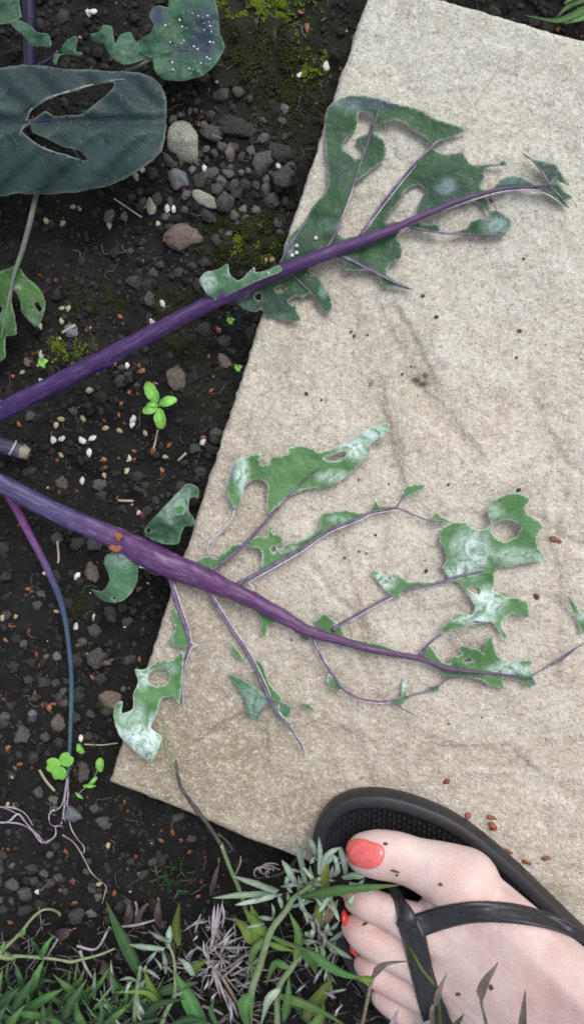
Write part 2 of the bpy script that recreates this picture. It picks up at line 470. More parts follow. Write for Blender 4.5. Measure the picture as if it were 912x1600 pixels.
# ---- paving slab
NG = 330
pit_w = [(P(648, 594), .0032, .0016, .0030), (P(660, 600), .0034, .0016, .0030), (P(664, 588), .0018, .0030, .0012), (P(578, 600), .0010, .0030, .0012)]
rifts = [[(595, 480), (615, 520), (640, 560), (660, 600), (690, 650), (740, 700)], [(575, 570), (580, 610), (600, 650), (625, 690), (628, 760)],
         [(520, 800), (530, 880), (540, 960), (570, 1040), (590, 1075)], [(440, 560), (400, 640), (385, 690)], [(380, 930), (385, 1000), (390, 1060), (402, 1130), (398, 1190), (330, 1200)],
         [(830, 600), (860, 700), (850, 800), (880, 920), (870, 1040)], [(560, 500), (555, 560), (575, 600)], [(640, 1130), (700, 1160), (800, 1180), (880, 1230)], [(480, 1180), (520, 1140), (560, 1150), (580, 1210)], [(700, 700), (690, 800), (640, 900)]]
rifts = [catmull([tuple(P(a, b))[:2] for a, b in r], 8) for r in rifts]
stain_tone_w = [(P(280, 1190), .090, .070, 1.0), (P(450, 1260), .090, .035, .75), (P(320, 1010), .035, .070, .60), (P(370, 1165), .020, .018, .95), (P(480, 450), .020, .014, .40), (P(610, 530), .018, .022, .40), (P(640, 590), .012, .010, .5), (P(390, 760), .020, .050, .45), (P(440, 560), .020, .030, .40),  # smaller stains, and a broad browner tone over the lower left
           (P(650, 1180), .05, .02, .35), (P(860, 1410), .03, .02, .55), (P(620, 700), .012, .03, .25), (P(560, 1000), .012, .04, .30), (P(800, 1160), .04, .02, .25), (P(520, 100), .02, .02, .3), (P(860, 900), .02, .05, .2)]
green_tone_w = [(P(760, 60), .13, .05, .75), (P(620, 60), .08, .06, .7), (P(880, 250), .06, .08, .6), (P(660, 250), .09, .06, .5), (P(700, 450), .07, .06, .3)]  # greener grey tone over the upper part of the slab
def falloff(p, lst):
    s = 0
    for (c, rx, ry, st) in lst:
        d = math.hypot((p.x-c.x)/rx, (p.y-c.y)/ry)
        s = max(s, st*math.exp(-d*d))
    return s
recess = [([(300, 1150), (325, 1118), (362, 1108), (398, 1128), (404, 1190), (370, 1204), (322, 1198)], .0011), ([(598, 478), (642, 540), (668, 592), (672, 612), (640, 616), (604, 582), (580, 520)], .0010), ([(572, 590), (592, 600), (626, 690), (632, 770), (602, 762), (585, 680)], .0007), ([(520, 840), (545, 900), (560, 1000), (594, 1066), (578, 1094), (540, 1040), (524, 950)], .0006),
          ([(520, 1165), (560, 1140), (596, 1160), (590, 1210), (540, 1222)], .0006), ([(640, 600), (690, 640), (740, 700), (700, 705), (650, 660)], .0006), ([(372, 690), (400, 640), (440, 570), (428, 640), (400, 720)], .0006), ([(840, 640), (880, 720), (870, 840), (852, 760)], .0005), ([(680, 1150), (780, 1165), (850, 1200), (780, 1205), (700, 1190)], .0006)]
recess = [([tuple(P(a, b))[:2] for a, b in r], d) for r, d in recess]
recess = [(r, d, min(p[0] for p in r), max(p[0] for p in r), min(p[1] for p in r), max(p[1] for p in r)) for r, d in recess]
from mathutils.kdtree import KDTree
rift_pts = []; rift_t = []
for r in rifts:
    for k in range(len(r)-1):
        d = r[k+1]-r[k]
        for q in range(4): rift_pts.append(r[k]+d*q/4); rift_t.append(tuple(d))
rift_kd = KDTree(len(rift_pts))
for k, p_ in enumerate(rift_pts): rift_kd.insert((p_[0], p_[1], 0), k)
rift_kd.balance()
sv_, stain, green_tones, pita = [], [], [], []
for j in range(NG+1):
    for i in range(NG+1):
        u = SLAB*i/NG; w = SLAB*j/NG
        p = S0+su*u+sv*w
        v = Vector((p.x, p.y, 0))
        wv = v + noise.noise_vector(v*18)*0.012
        z = 0.0022*noise.noise(wv*22) + 0.0015*noise.noise(wv*60) + 0.0004*noise.noise(v*210) + 0.00022*noise.noise(v*520)
        rdg = 1-abs(noise.noise(wv*26+Vector((5, 2, 0))))
        z -= 0.0019*max(0, rdg-0.86)/0.14*max(0, noise.noise(v*10+Vector((9, 0, 0)))+.25)
        co_, k, d = rift_kd.find((v.x+(wv.x-v.x)*.3, v.y+(wv.y-v.y)*.3, 0))
        if d < 0.014:
            tx, ty = rift_t[k]
            side = 1 if tx*(v.y-co_[1])-ty*(v.x-co_[0]) > 0 else -1
            z += side*0.0006*(1-d/0.014)*min(1, d/0.0015)
        for poly, dep, bx0, bx1, by0, by1 in recess:
            if bx0 < wv.x < bx1 and by0 < wv.y < by1 and inside(poly, wv.x, wv.y): z -= dep*1.9
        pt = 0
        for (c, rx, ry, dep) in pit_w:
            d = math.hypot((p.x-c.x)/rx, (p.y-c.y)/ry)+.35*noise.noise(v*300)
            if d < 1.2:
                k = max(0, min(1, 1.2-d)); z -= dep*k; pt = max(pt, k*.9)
        e = min(u, SLAB-u, w, SLAB-w)
        er = 0.0045*(1+.35*noise.noise(v*60))
        if e < er:
            q = 1-e/er; z -= 0.0042*(1-math.sqrt(max(0, 1-q*q)))
        jit = 0.0010*noise.noise(v*80) + 0.0007*noise.noise(v*260) + max(0, .004*(noise.noise(v*45+Vector((7, 0, 0)))-.42)) if e < 1e-6 else 0
        pp = p + (su*(1 if i == 0 else -1 if i == NG else 0)+sv*(1 if j == 0 else -1 if j == NG else 0))*jit
        sv_.append((pp.x, pp.y, z)); stain.append(falloff(p, stain_tone_w)); green_tones.append(falloff(p, green_tone_w)); pita.append(pt)
n1 = NG+1
sf = [(j*n1+i, j*n1+i+1, (j+1)*n1+i+1, (j+1)*n1+i) for j in range(NG) for i in range(NG)]
ring = [i for i in range(n1)] + [j*n1+NG for j in range(1, n1)] + [NG*n1+i for i in range(NG-1, -1, -1)] + [j*n1 for j in range(NG-1, 0, -1)]
base = len(sv_)
for lvl, zz in enumerate((-0.012, -0.026, -0.042)):
    for r_ in ring:
        x, y, _ = sv_[r_]
        v = Vector((x, y, zz)); o = noise.noise_vector(v*120)*0.0006
        sv_.append((x+o.x, y+o.y, zz)); stain.append(.35); green_tones.append(0); pita.append(0)
L = len(ring)
for k in range(L):
    a, b = ring[k], ring[(k+1) % L]
    sf.append((b, a, base+k, base+(k+1) % L))
    for l in range(2):
        o = base+l*L
        sf.append((o+(k+1) % L, o+k, o+L+k, o+L+(k+1) % L))
sf.append(tuple(base+2*L+k for k in range(L))[::-1])
slab = mesh('paving_slab', sv_, sf, M['slab'], None, True, {'stain': stain, 'green_tone': green_tones, 'pit': pita})
tag(slab, 'square buff riven concrete paving slab bedded in the dark soil', 'paving slab')
slab_bvh = BVHTree.FromPolygons([Vector(v) for v in sv_], sf)
def surf_z(x, y):
    if on_slab((x, y), -0.001):
        h = slab_bvh.ray_cast(Vector((x, y, 0.1)), Vector((0, 0, -1)))
        if h[0]: return h[0].z
    return soil_z(x, y)

# ================================================================== LEAVES
def zfield(base, amp, seed, extra=None, freq=.016):
    def f(x, y):
        v = Vector((x*freq+seed, y*freq, seed*1.7))
        z = base + amp*noise.noise(v) + amp*.35*noise.noise(v*3.1) + amp*.12*noise.noise(v*8)
        if extra: z += extra(x, y)
        return max(z, 0.0032) if base < 0.012 and (x-172)*1220-(1222-y)*403 > 0 else z
    return f
def veins(parent, lst, zf, mat, dz=0.0003, name='vein'):
    for pts in lst:
        if pts[0][2] >= 5: pts = [(pts[0][0], pts[0][1], pts[0][2]*1.7)]+list(pts[1:])
        tube_px(name, [(x, y, zf(x, y)+dz, w) for x, y, w in pts], mat, parent, 6, 5, 0.8, .15)

# ---------------- dark upper leaf
rootA = thing('brassica_leaf', 'dark green chewed leaf with straight purple stalk, lying across the slab', 'leaf', P(0, 643, 0.0))
zA = zfield(0.0048, 0.0028, 2.0)
stA = [(-90, 690, .030, 33), (0, 643, .026, 31), (100, 592, .022, 29), (200, 540, .018, 28), (300, 487, .014, 25), (366, 455, .012, 24), (432, 426, .011, 22), (484, 406, .0105, 20), (537, 386, .010, 18), (579, 371, .010, 15), (618, 356, .0095, 12), (647, 342, .0095, 10),
       (684, 327, .009, 8), (713, 315, .009, 7), (747, 304, .009, 6), (786, 295, .009, 5.5), (831, 292, .009, 4.5), (858, 291, .0085, 3)]
tube_px('stalk', stA, M['stalkA'], rootA, 20, 8, .85, .14, 3)
mA = [M['leafA'], M['rim']]
A1 = [(437, 412), (445, 395), (449, 372), (473, 348), (487, 325), (499, 310), (511, 293), (513, 280), (511, 262), (508, 235), (506, 201), (507, 183), (511, 169), (520, 159), (533, 152), (552, 148), (578, 151), (599, 155), (620, 162), (644, 167), (660, 174), (681, 186), (707, 194), (728, 202), (713, 211), (694, 217), (685, 221), (677, 227), (673, 224),
      (660, 212), (646, 204), (630, 192), (615, 187), (601, 191), (588, 197), (584, 206), (591, 212), (599, 219), (603, 234), (600, 250), (583, 262), (567, 276), (554, 285), (551, 298), (544, 317), (533, 340), (526, 356), (529, 365), (539, 371), (555, 368), (566, 365), (580, 369), (560, 382), (530, 392), (484, 410), (450, 422)]
HA1 = [(563, 175), (578, 176), (582, 187), (577, 198), (574, 208), (559, 215), (555, 222), (565, 231), (566, 243), (554, 248), (544, 240), (533, 229), (541, 217), (553, 206), (558, 193), (559, 180)]
blade('blade', A1, [HA1], zA, mA, rootA, seed=1.1, bloom=[(545, 165, 40, 12, .35), (510, 350, 14, 12, .25), (452, 385, 8, 16, .6)], tint=[(580, 160, 60, 14, .9), (530, 270, 22, 20, .5), (480, 385, 40, 25, .35), (575, 210, 12, 30, .6)])
A2 = [(568, 370), (564, 363), (589, 328), (618, 291), (647, 257), (672, 232), (684, 237), (700, 241), (721, 238), (729, 249), (739, 258), (757, 257), (776, 254), (786, 250), (794, 258), (776, 259), (761, 262), (755, 271), (757, 277), (751, 287), (751, 294), (760, 297), (773, 291), (781, 281), (799, 275), (815, 277), (831, 286), (842, 289), (855, 288),
      (849, 270), (831, 252), (815, 240), (831, 248), (855, 254), (868, 258), (878, 275), (890, 290), (878, 286), (865, 281), (862, 286), (870, 286), (881, 299), (894, 308), (884, 313), (888, 325), (870, 313), (855, 302), (844, 296), (828, 295), (797, 297), (765, 304), (759, 308), (763, 315), (765, 328), (781, 330), (797, 344), (798, 354), (786, 366),
      (765, 367), (728, 366), (686, 364), (660, 361), (640, 358), (640, 352), (652, 347), (668, 350), (686, 351), (688, 360), (702, 363), (728, 357), (736, 346), (752, 341), (765, 342), (764, 333), (752, 320), (739, 317), (713, 321), (686, 331), (655, 345), (620, 360)]
HA2 = [(653, 289), (666, 299), (659, 307), (653, 320), (649, 333), (639, 345), (629, 347), (616, 346), (603, 349), (604, 341), (613, 327), (622, 317), (629, 304), (639, 294)]
blade('blade', A2, [HA2], zA, mA, rootA, seed=2.3, bloom=[(697, 290, 18, 14, .6), (775, 352, 24, 14, .75), (800, 283, 26, 6, .5)], tint=[(690, 300, 45, 26, .8), (850, 275, 30, 22, .8), (640, 320, 12, 25, .5)])
A3 = [(515, 394), (524, 402), (537, 409), (537, 421), (560, 423), (582, 423), (592, 430), (596, 444), (599, 449), (613, 448), (645, 453), (626, 442), (610, 432), (605, 425), (610, 412), (624, 404), (628, 388), (624, 378), (618, 370), (626, 358), (590, 364), (540, 384)]
blade('blade', A3, [], zA, mA, rootA, seed=3.7, bloom=[(607, 420, 6, 16, .5)], tint=[(560, 416, 30, 8, .7), (620, 445, 20, 8, .5)])
A5 = [(401, 446), (432, 434), (482, 413), (482, 424), (490, 428), (500, 436), (508, 448), (514, 460), (519, 480), (510, 489), (500, 480), (493, 470), (484, 458), (478, 462), (466, 470), (463, 484), (469, 501), (447, 501), (416, 493), (408, 484), (398, 488), (380, 482), (368, 470), (388, 460)]
blade('blade', A5, [[(430, 450), (440, 446), (446, 450), (440, 456), (431, 456)], [(450, 470), (460, 463), (472, 464), (466, 472), (457, 478)], [(478, 430), (484, 432), (484, 437), (479, 436)], [(398, 460), (408, 458), (407, 470), (399, 468)]],
      zfield(.0048, .0022, 5), mA, rootA, 3.6, seed=4.4, bloom=[(505, 455, 7, 12, .9), (385, 475, 14, 8, .5), (440, 495, 20, 5, .4)], tint=[(430, 475, 25, 18, .7)])
A6 = [(338, 470), (334, 466), (324, 461), (313, 443), (312, 435), (321, 425), (337, 423), (355, 412), (358, 427), (371, 438), (381, 433), (387, 425), (397, 417), (399, 425), (418, 422), (435, 414), (440, 424), (400, 440)]
zA6 = zfield(.016, .003, 8, lambda x, y: .008*max(0, (345-x)/35))
blade('blade', A6, [], zA6, [M['leafG'], M['rim']], rootA, 3.6, seed=5.1, bloom=[(325, 440, 14, 18, .9), (360, 430, 14, 10, .3)], tint=[(318, 445, 6, 14, .6)])
veins(rootA, [[(437, 412, 4), (452, 385, 4), (470, 358, 3), (480, 345, 1.5)], [(503, 398, 5), (520, 372, 4), (536, 335, 3.5), (548, 300, 3), (565, 250, 3), (578, 212, 3), (584, 195, 3), (592, 170, 2)],
              [(562, 372, 5), (589, 328, 4), (618, 291, 4), (647, 257, 4), (674, 230, 4), (680, 220, 2)], [(530, 398, 5), (560, 413, 5), (590, 428, 4), (615, 441, 3), (645, 453, 1.5)],
              [(632, 352, 4), (660, 359, 3), (690, 364, 3), (728, 366, 3), (770, 367, 2.5), (790, 366, 2)], [(455, 428, 3), (475, 447, 2), (490, 460, 1)], [(765, 303, 3), (772, 320, 2), (780, 340, 1)],
              [(858, 290, 3), (845, 268, 2.5), (830, 250, 2), (815, 239, 1)], [(858, 292, 3), (872, 305, 2.5), (888, 325, 1)]], zA, M['vein'], .0004)
veins(rootA, [[(527, 358, 1.5), (540, 326, 2), (552, 292, 1)], [(566, 368, 2), (594, 328, 2.2), (622, 292, 2.2), (650, 258, 1.2)], [(690, 330, 2), (750, 309, 3), (790, 299, 3.5), (828, 297, 3), (858, 306, 2), (880, 322, 1)]], zA, M['veinpale'], .0006, 'pale_vein')

# ---------------- green lower leaf
rootB = thing('brassica_leaf', 'green skeletonised leaf with thick branching violet midrib, lying across the slab', 'leaf', P(0, 755, 0.0))
zB = zfield(0.0048, 0.0026, 4.0)
stB = [(-90, 715, .022, 30), (0, 755, .017, 31), (50, 781, .014, 32), (100, 806, .012, 33), (165, 834, .011, 36), (210, 856, .0105, 42), (250, 876, .0105, 44), (300, 896, .010, 39), (350, 918, .010, 31), (400, 941, .0095, 26), (450, 968, .009, 22), (480, 986, .0085, 19), (528, 1000, .0085, 14), (582, 1015, .0085, 11), (657, 1030, .0085, 9),
       (700, 1045, .0085, 8), (765, 1052, .008, 5), (830, 1060, .007, 3)]
tube_px('midrib', stB, M['stalkB'], rootB, 22, 8, .72, .16, 5)
mB = [M['leafB'], M['rim']]
def ell(cx, cy, rx, ry, n=12, a=0):
    return [(cx+rx*math.cos(k*2*math.pi/n)*math.cos(a)-ry*math.sin(k*2*math.pi/n)*math.sin(a), cy+rx*math.cos(k*2*math.pi/n)*math.sin(a)+ry*math.sin(k*2*math.pi/n)*math.cos(a)) for k in range(n)]
B1 = [(418, 804), (416, 783), (418, 759), (409, 750), (395, 750), (381, 762), (379, 783), (367, 794), (356, 773), (353, 759), (358, 738), (367, 720), (384, 713), (409, 708), (405, 718), (409, 727), (419, 724), (426, 713), (451, 710), (451, 701), (468, 696), (482, 699), (496, 706), (517, 701), (546, 687), (577, 668), (602, 661), (609, 664), (600, 682), (581, 692), (577, 710),
      (560, 727), (539, 746), (510, 762), (482, 764), (454, 773), (433, 792)]
zB1 = zfield(0.0062, 0.0034, 4.6, lambda x, y: .0035*max(0, (390-x)/40))
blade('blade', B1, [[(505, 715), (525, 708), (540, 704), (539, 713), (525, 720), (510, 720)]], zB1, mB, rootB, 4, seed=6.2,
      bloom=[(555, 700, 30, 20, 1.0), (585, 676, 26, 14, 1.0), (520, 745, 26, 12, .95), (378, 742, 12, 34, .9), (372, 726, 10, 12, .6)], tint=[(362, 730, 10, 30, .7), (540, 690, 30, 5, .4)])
B2 = [(384, 850), (402, 838), (416, 839), (421, 826), (419, 822), (426, 822), (425, 832), (439, 838), (444, 848), (468, 846), (496, 829), (500, 811), (502, 803), (517, 801), (539, 797), (560, 801), (577, 799), (588, 776), (591, 790), (617, 792), (617, 796), (577, 803), (560, 811), (510, 832), (468, 860), (416, 890), (407, 885), (409, 867), (405, 857), (388, 854)]
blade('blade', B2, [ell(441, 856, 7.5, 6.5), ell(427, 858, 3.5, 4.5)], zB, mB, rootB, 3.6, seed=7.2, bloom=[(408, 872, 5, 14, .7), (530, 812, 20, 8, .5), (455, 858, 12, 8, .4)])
B1b = [(305, 878), (325, 868), (336, 873), (350, 864), (365, 852), (376, 848), (374, 860), (352, 878), (331, 890), (312, 890)]
blade('blade', B1b, [], zB, mB, rootB, 3.6, seed=7.9)
blade('leaf_scrap', [(630, 765), (637, 758), (664, 756), (662, 764), (644, 772), (632, 779)], [], zB, mB, rootB, 3, seed=8.1, amp=.5)
blade('leaf_scrap', [(669, 810), (681, 800), (692, 809), (708, 815), (690, 818)], [], zB, mB, rootB, 3, seed=8.4, amp=.5)
B3 = [(700, 905), (690, 887), (697, 877), (693, 856), (686, 845), (688, 828), (700, 819), (725, 815), (742, 826), (760, 826), (767, 814), (762, 807), (762, 793), (770, 782), (788, 773), (806, 770), (827, 779), (820, 791), (823, 801), (848, 821), (839, 840), (841, 856), (850, 870), (841, 879), (820, 881), (795, 885), (774, 889), (772, 908), (770, 922), (777, 926), (788, 933),
      (823, 938), (825, 965), (802, 959), (788, 968), (785, 975), (793, 1000), (785, 996), (771, 975), (760, 972), (728, 979), (693, 989), (679, 999), (692, 979), (704, 965), (718, 957), (735, 961), (742, 950), (737, 940), (728, 926), (714, 910), (700, 909), (665, 915), (630, 925), (623, 936), (606, 927), (588, 908), (581, 891), (592, 891), (609, 908), (613, 894), (627, 901), (637, 908), (665, 907)]
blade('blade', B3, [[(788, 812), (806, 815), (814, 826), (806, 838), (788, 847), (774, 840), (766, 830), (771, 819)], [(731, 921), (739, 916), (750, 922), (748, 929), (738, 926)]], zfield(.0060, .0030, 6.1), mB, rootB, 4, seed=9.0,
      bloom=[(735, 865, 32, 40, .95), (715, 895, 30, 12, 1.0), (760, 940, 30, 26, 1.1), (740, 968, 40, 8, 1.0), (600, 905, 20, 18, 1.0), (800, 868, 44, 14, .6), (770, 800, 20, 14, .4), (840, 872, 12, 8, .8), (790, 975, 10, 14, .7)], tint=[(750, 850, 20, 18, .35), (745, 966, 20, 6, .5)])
B4 = [(662, 1020), (672, 1009), (689, 1033), (703, 1037), (703, 1027), (720, 1023), (716, 1006), (706, 991), (711, 992), (723, 1009), (744, 1013), (756, 1021), (757, 1004), (768, 991), (771, 1009), (781, 1030), (805, 1034), (829, 1033), (828, 1047), (838, 1069), (826, 1074), (812, 1064), (785, 1060), (788, 1076), (764, 1071), (750, 1062), (730, 1060), (710, 1057), (697, 1064), (691, 1051), (668, 1036)]
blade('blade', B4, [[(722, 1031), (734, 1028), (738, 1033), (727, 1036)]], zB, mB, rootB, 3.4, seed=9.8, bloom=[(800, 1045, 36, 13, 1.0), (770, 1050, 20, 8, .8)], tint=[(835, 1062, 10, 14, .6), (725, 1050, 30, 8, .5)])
for k, (pl, pale_l) in enumerate([([(668, 1074), (682, 1069), (687, 1081), (672, 1081)], ()), ([(612, 1095), (626, 1088), (627, 1071), (631, 1057), (637, 1068), (635, 1085), (642, 1088), (624, 1104)], [(630, 1070, 7, 14, .8)]),
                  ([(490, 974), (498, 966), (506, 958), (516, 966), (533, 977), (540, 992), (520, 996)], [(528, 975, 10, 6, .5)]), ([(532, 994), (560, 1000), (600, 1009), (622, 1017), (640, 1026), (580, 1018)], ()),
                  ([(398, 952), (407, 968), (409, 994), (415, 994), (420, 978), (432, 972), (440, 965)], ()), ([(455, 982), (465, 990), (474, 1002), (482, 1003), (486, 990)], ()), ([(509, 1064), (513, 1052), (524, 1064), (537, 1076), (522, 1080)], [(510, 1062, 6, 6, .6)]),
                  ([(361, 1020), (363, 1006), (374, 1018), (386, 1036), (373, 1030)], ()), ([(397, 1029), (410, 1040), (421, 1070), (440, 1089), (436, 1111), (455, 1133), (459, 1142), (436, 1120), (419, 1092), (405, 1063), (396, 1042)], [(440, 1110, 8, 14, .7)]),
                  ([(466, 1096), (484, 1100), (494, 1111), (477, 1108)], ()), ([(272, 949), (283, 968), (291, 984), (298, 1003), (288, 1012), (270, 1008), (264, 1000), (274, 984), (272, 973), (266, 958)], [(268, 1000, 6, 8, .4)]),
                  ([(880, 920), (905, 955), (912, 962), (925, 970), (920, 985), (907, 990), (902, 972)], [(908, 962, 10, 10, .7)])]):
    blade('leaf_scrap', pl, [], zB, mB, rootB, 3, seed=10+k, amp=.5, bloom=pale_l)
blade('leaf_scrap', [(358, 1053), (384, 1064), (417, 1086), (440, 1096), (455, 1105), (450, 1119), (432, 1119), (420, 1100), (399, 1126), (384, 1111), (380, 1089), (363, 1066)], [], zfield(.0035, .0012, 3), [M['leafG'], M['rim']], rootB, 3.4, seed=23, bloom=[(400, 1100, 40, 30, .5)])
B8 = [(283, 1018), (287, 1029), (281, 1100), (272, 1089), (253, 1092), (246, 1115), (236, 1137), (253, 1152), (249, 1167), (235, 1191), (205, 1169), (186, 1148), (177, 1119), (180, 1100), (192, 1096), (190, 1115), (208, 1107), (208, 1085), (216, 1066), (210, 1046), (225, 1046), (246, 1033), (268, 1031)]
zB8 = zfield(.009, .004, 11, lambda x, y: .006*max(0, (y-1080)/100))
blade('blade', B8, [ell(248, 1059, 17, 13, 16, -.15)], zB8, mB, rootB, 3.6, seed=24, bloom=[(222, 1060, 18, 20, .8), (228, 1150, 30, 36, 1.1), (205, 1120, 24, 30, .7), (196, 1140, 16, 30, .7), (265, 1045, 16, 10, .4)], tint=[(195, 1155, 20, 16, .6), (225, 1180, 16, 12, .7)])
# crumpled scraps near the stalk
zB9 = zfield(.013, .006, 15, lambda x, y: .012*math.exp(-((x-262)**2+(y-800)**2)/900.), .035)
blade('leaf_scrap', [(226, 837), (226, 827), (239, 811), (258, 790), (279, 769), (292, 756), (308, 761), (310, 779), (303, 777), (296, 779), (295, 798), (305, 814), (300, 822), (289, 822), (282, 835), (279, 850), (258, 850), (242, 845)], [[(229, 827), (235, 824), (235, 832), (230, 832)]], zB9, [M['leafG'], M['rim']], rootB, 3.4, seed=26, bloom=[(275, 785, 30, 26, .45), (265, 812, 10, 8, .7)])
blade('leaf_scrap', [(272, 793), (284, 787), (290, 793), (287, 804), (274, 806)], [], zfield(.026, .002, 3), mB, rootB, 3, seed=27, amp=.4)
zB10 = zfield(.008, .004, 18, lambda x, y: -.010*((x-190)/28)**2*.4+.004, .02)
blade('leaf_scrap', [(166, 866), (162, 880), (168, 893), (171, 908), (160, 924), (143, 921), (163, 940), (187, 941), (205, 927), (215, 906), (216, 882), (208, 869), (192, 861)], [ell(178, 935, 2.4, 2.4, 8)], zB10, [M['leafG'], M['rim']], rootB, 3.4, seed=28, bloom=[(185, 875, 24, 12, .35)], tint=[(190, 872, 20, 10, .35)])
v6 = [(326, 922, 7), (340, 950, 6), (354, 973, 6), (387, 1022, 6), (408, 1065, 5), (421, 1092, 5), (436, 1119, 4), (458, 1145, 3), (470, 1165, 2), (478, 1180, 1.5)]
v7 = [(258, 890, 16), (266, 903, 10), (276, 943, 8), (286, 970, 7), (293, 990, 7), (297, 1007, 5), (290, 1030, 4), (283, 1059, 4), (283, 1100, 2)]
veins(rootB, [[(322, 905, 9), (332, 892, 7), (375, 857, 6), (412, 818, 5), (435, 792, 4), (456, 768, 3), (480, 746, 2.2), (500, 729, 1)],
              [(366, 920, 9), (380, 908, 7), (416, 889, 6), (468, 859, 5.5), (510, 831, 5), (560, 810, 4.5), (577, 801, 4), (617, 794, 3), (640, 802, 2.5), (665, 812, 2), (690, 816, 1.5)],
              [(520, 985, 5), (536, 972, 4.5), (570, 953, 4), (603, 934, 4), (640, 920, 4), (679, 912, 4), (711, 902, 4), (750, 893, 4), (787, 884, 3.5), (843, 879, 2)],
              [(655, 1026, 5), (668, 1007, 4), (685, 993, 4), (700, 983, 3.5), (722, 977, 3), (744, 972, 3), (765, 973, 2)],
              [(478, 986, 8), (490, 999, 6), (503, 1028, 5), (517, 1050, 5), (535, 1075, 4.5), (560, 1091, 4), (590, 1096, 3.5), (609, 1096, 3.5), (630, 1108, 2.5), (652, 1120, 1.5)],
              [(612, 1094, 3), (645, 1086, 2.5), (680, 1075, 2.5), (700, 1060, 2.5), (730, 1059, 2), (755, 1067, 1.5)], v6, v7, [(285, 1050, 4), (270, 1068, 4), (252, 1092, 4), (235, 1120, 4.5), (216, 1156, 3), (200, 1165, 1.5)],
              [(421, 1096, 2.5), (410, 1108, 2), (400, 1124, 1.2)], [(421, 1096, 2), (436, 1098, 1.6), (452, 1108, 1)], [(830, 1056, 2), (860, 1038, 2), (890, 1018, 2), (915, 1003, 1.6)], [(860, 1040, 1), (875, 1032, 2.5), (890, 1020, 3), (903, 1010, 1)],
              [(617, 794, 2.5), (624, 785, 2), (632, 772, 1.6)]], zB, M['vein'], .0006)
veins(rootB, [[(330, 888, 2), (338, 897, 3), (331, 893, 2.5)], [(331, 927, 3), (345, 950, 3), (360, 974, 3), (392, 1022, 3), (412, 1062, 2.4), (424, 1090, 1.6)], [(268, 903, 3), (273, 915, 3.4), (282, 943, 3), (296, 984, 2.5), (300, 1004, 3), (309, 1008, 3), (300, 1012, 3), (291, 1034, 2.8), (286, 1060, 2.6), (287, 1098, 1.6), (296, 1120, 1.5)],
              [(309, 1010, 1.5), (335, 1030, 1), (361, 1055, 1.3)], [(384, 914, 2.4), (418, 893, 2.8), (470, 863, 2.8), (512, 834, 2.6), (562, 813, 2.4), (580, 804, 2), (617, 797, 1.6)], [(388, 910, 3), (398, 924, 3.2), (384, 917, 1)], [(540, 974, 2), (575, 954, 2.6), (605, 938, 2.6), (630, 926, 2)],
              [(494, 998, 4), (492, 1004, 3), (506, 1030, 2), (519, 1050, 1.6)], [(367, 793, 4), (362, 810, 3.6), (345, 832, 2.8), (328, 846, 3), (324, 858, 2.6), (328, 869, 2.4), (337, 873, 2)], [(560, 1094, 1.6), (590, 1099, 2), (610, 1098, 1.4)], [(460, 1146, 2), (474, 1168, 2), (480, 1190, 1)], [(250, 1092, 2), (243, 1120, 2.2), (236, 1137, 1.6)]], zB, M['veinpale'], .0009, 'pale_vein')

# ---------------- cut stub
rs = thing('stalk_stub', 'short blue grey cut stalk stub with pale dry end on the soil', 'stalk', P(10, 697, SOIL+.01))
tube_px('stub', [(-60, 680, .002, 30), (0, 695, -.004, 27), (18, 700, -.006, 26), (34, 705, -.007, 25)], M['stub'], rs, 14, 5)
tube_px('cut_end', [(33, 704.5, -.007, 23), (40, 707, -.0075, 22), (46, 709, -.008, 17)], M['stubend'], rs, 14, 4, 1, .3)
tube_px('ring', [(19, 699, -.0055, 27.5), (22, 700.5, -.006, 27.8)], M['veinpale'], rs, 14, 3)

# ---------------- thin magenta stalk with dried strands
rc = thing('leaf_stalk', 'thin stalk fading from magenta to blue green, ending in dried violet strands', 'stalk', P(15, 775, SOIL))
tube_px('stalk', [(-40, 740, .012, 15), (0, 760, .006, 15), (15, 775, .003, 15), (45, 832, -.003, 13), (75, 890, -.006, 12), (97, 945, -.008, 10), (107, 1000, -.009, 8), (112, 1060, -.010, 7.5), (111, 1130, -.012, 7), (108, 1195, -.013, 6), (105, 1215, -.014, 5)], M['stalkC'], rc, 10, 8)
for k, s in enumerate([[(107, 1205), (102, 1245), (100, 1262), (97, 1285), (88, 1290)], [(107, 1205), (106, 1250), (107, 1275), (112, 1295), (122, 1312), (131, 1322), (132, 1332), (128, 1332)], [(106, 1210), (97, 1258), (80, 1268), (77, 1280), (82, 1290), (98, 1291)], [(104, 1215), (108, 1240), (99, 1270), (103, 1284)],
                       [(87, 1291), (87, 1305), (78, 1313), (65, 1317), (52, 1300), (40, 1285), (28, 1272), (5, 1262), (-8, 1262)], [(-8, 1288), (15, 1283), (30, 1272), (48, 1293), (60, 1305), (72, 1317), (84, 1312)], [(-8, 1261), (20, 1262), (40, 1272), (52, 1290)], [(0, 1285), (30, 1287), (50, 1298), (66, 1317)],
                       [(98, 1305), (115, 1316), (128, 1335), (142, 1362), (155, 1375), (166, 1385), (163, 1400), (160, 1412)]]):
    tube_px('dried_strand', [(x, y, soil_z(*P(x, y, SOIL)[:2])+.004+.003*math.sin(i*1.9+k), (2.9 if i < 3 else 2.1)+(0.7*math.sin(i*2.3+k))) for i, (x, y) in enumerate(s)], M['strandtan'] if k == 8 else M['strand'], rc, 5, 6, .5, .5, k)

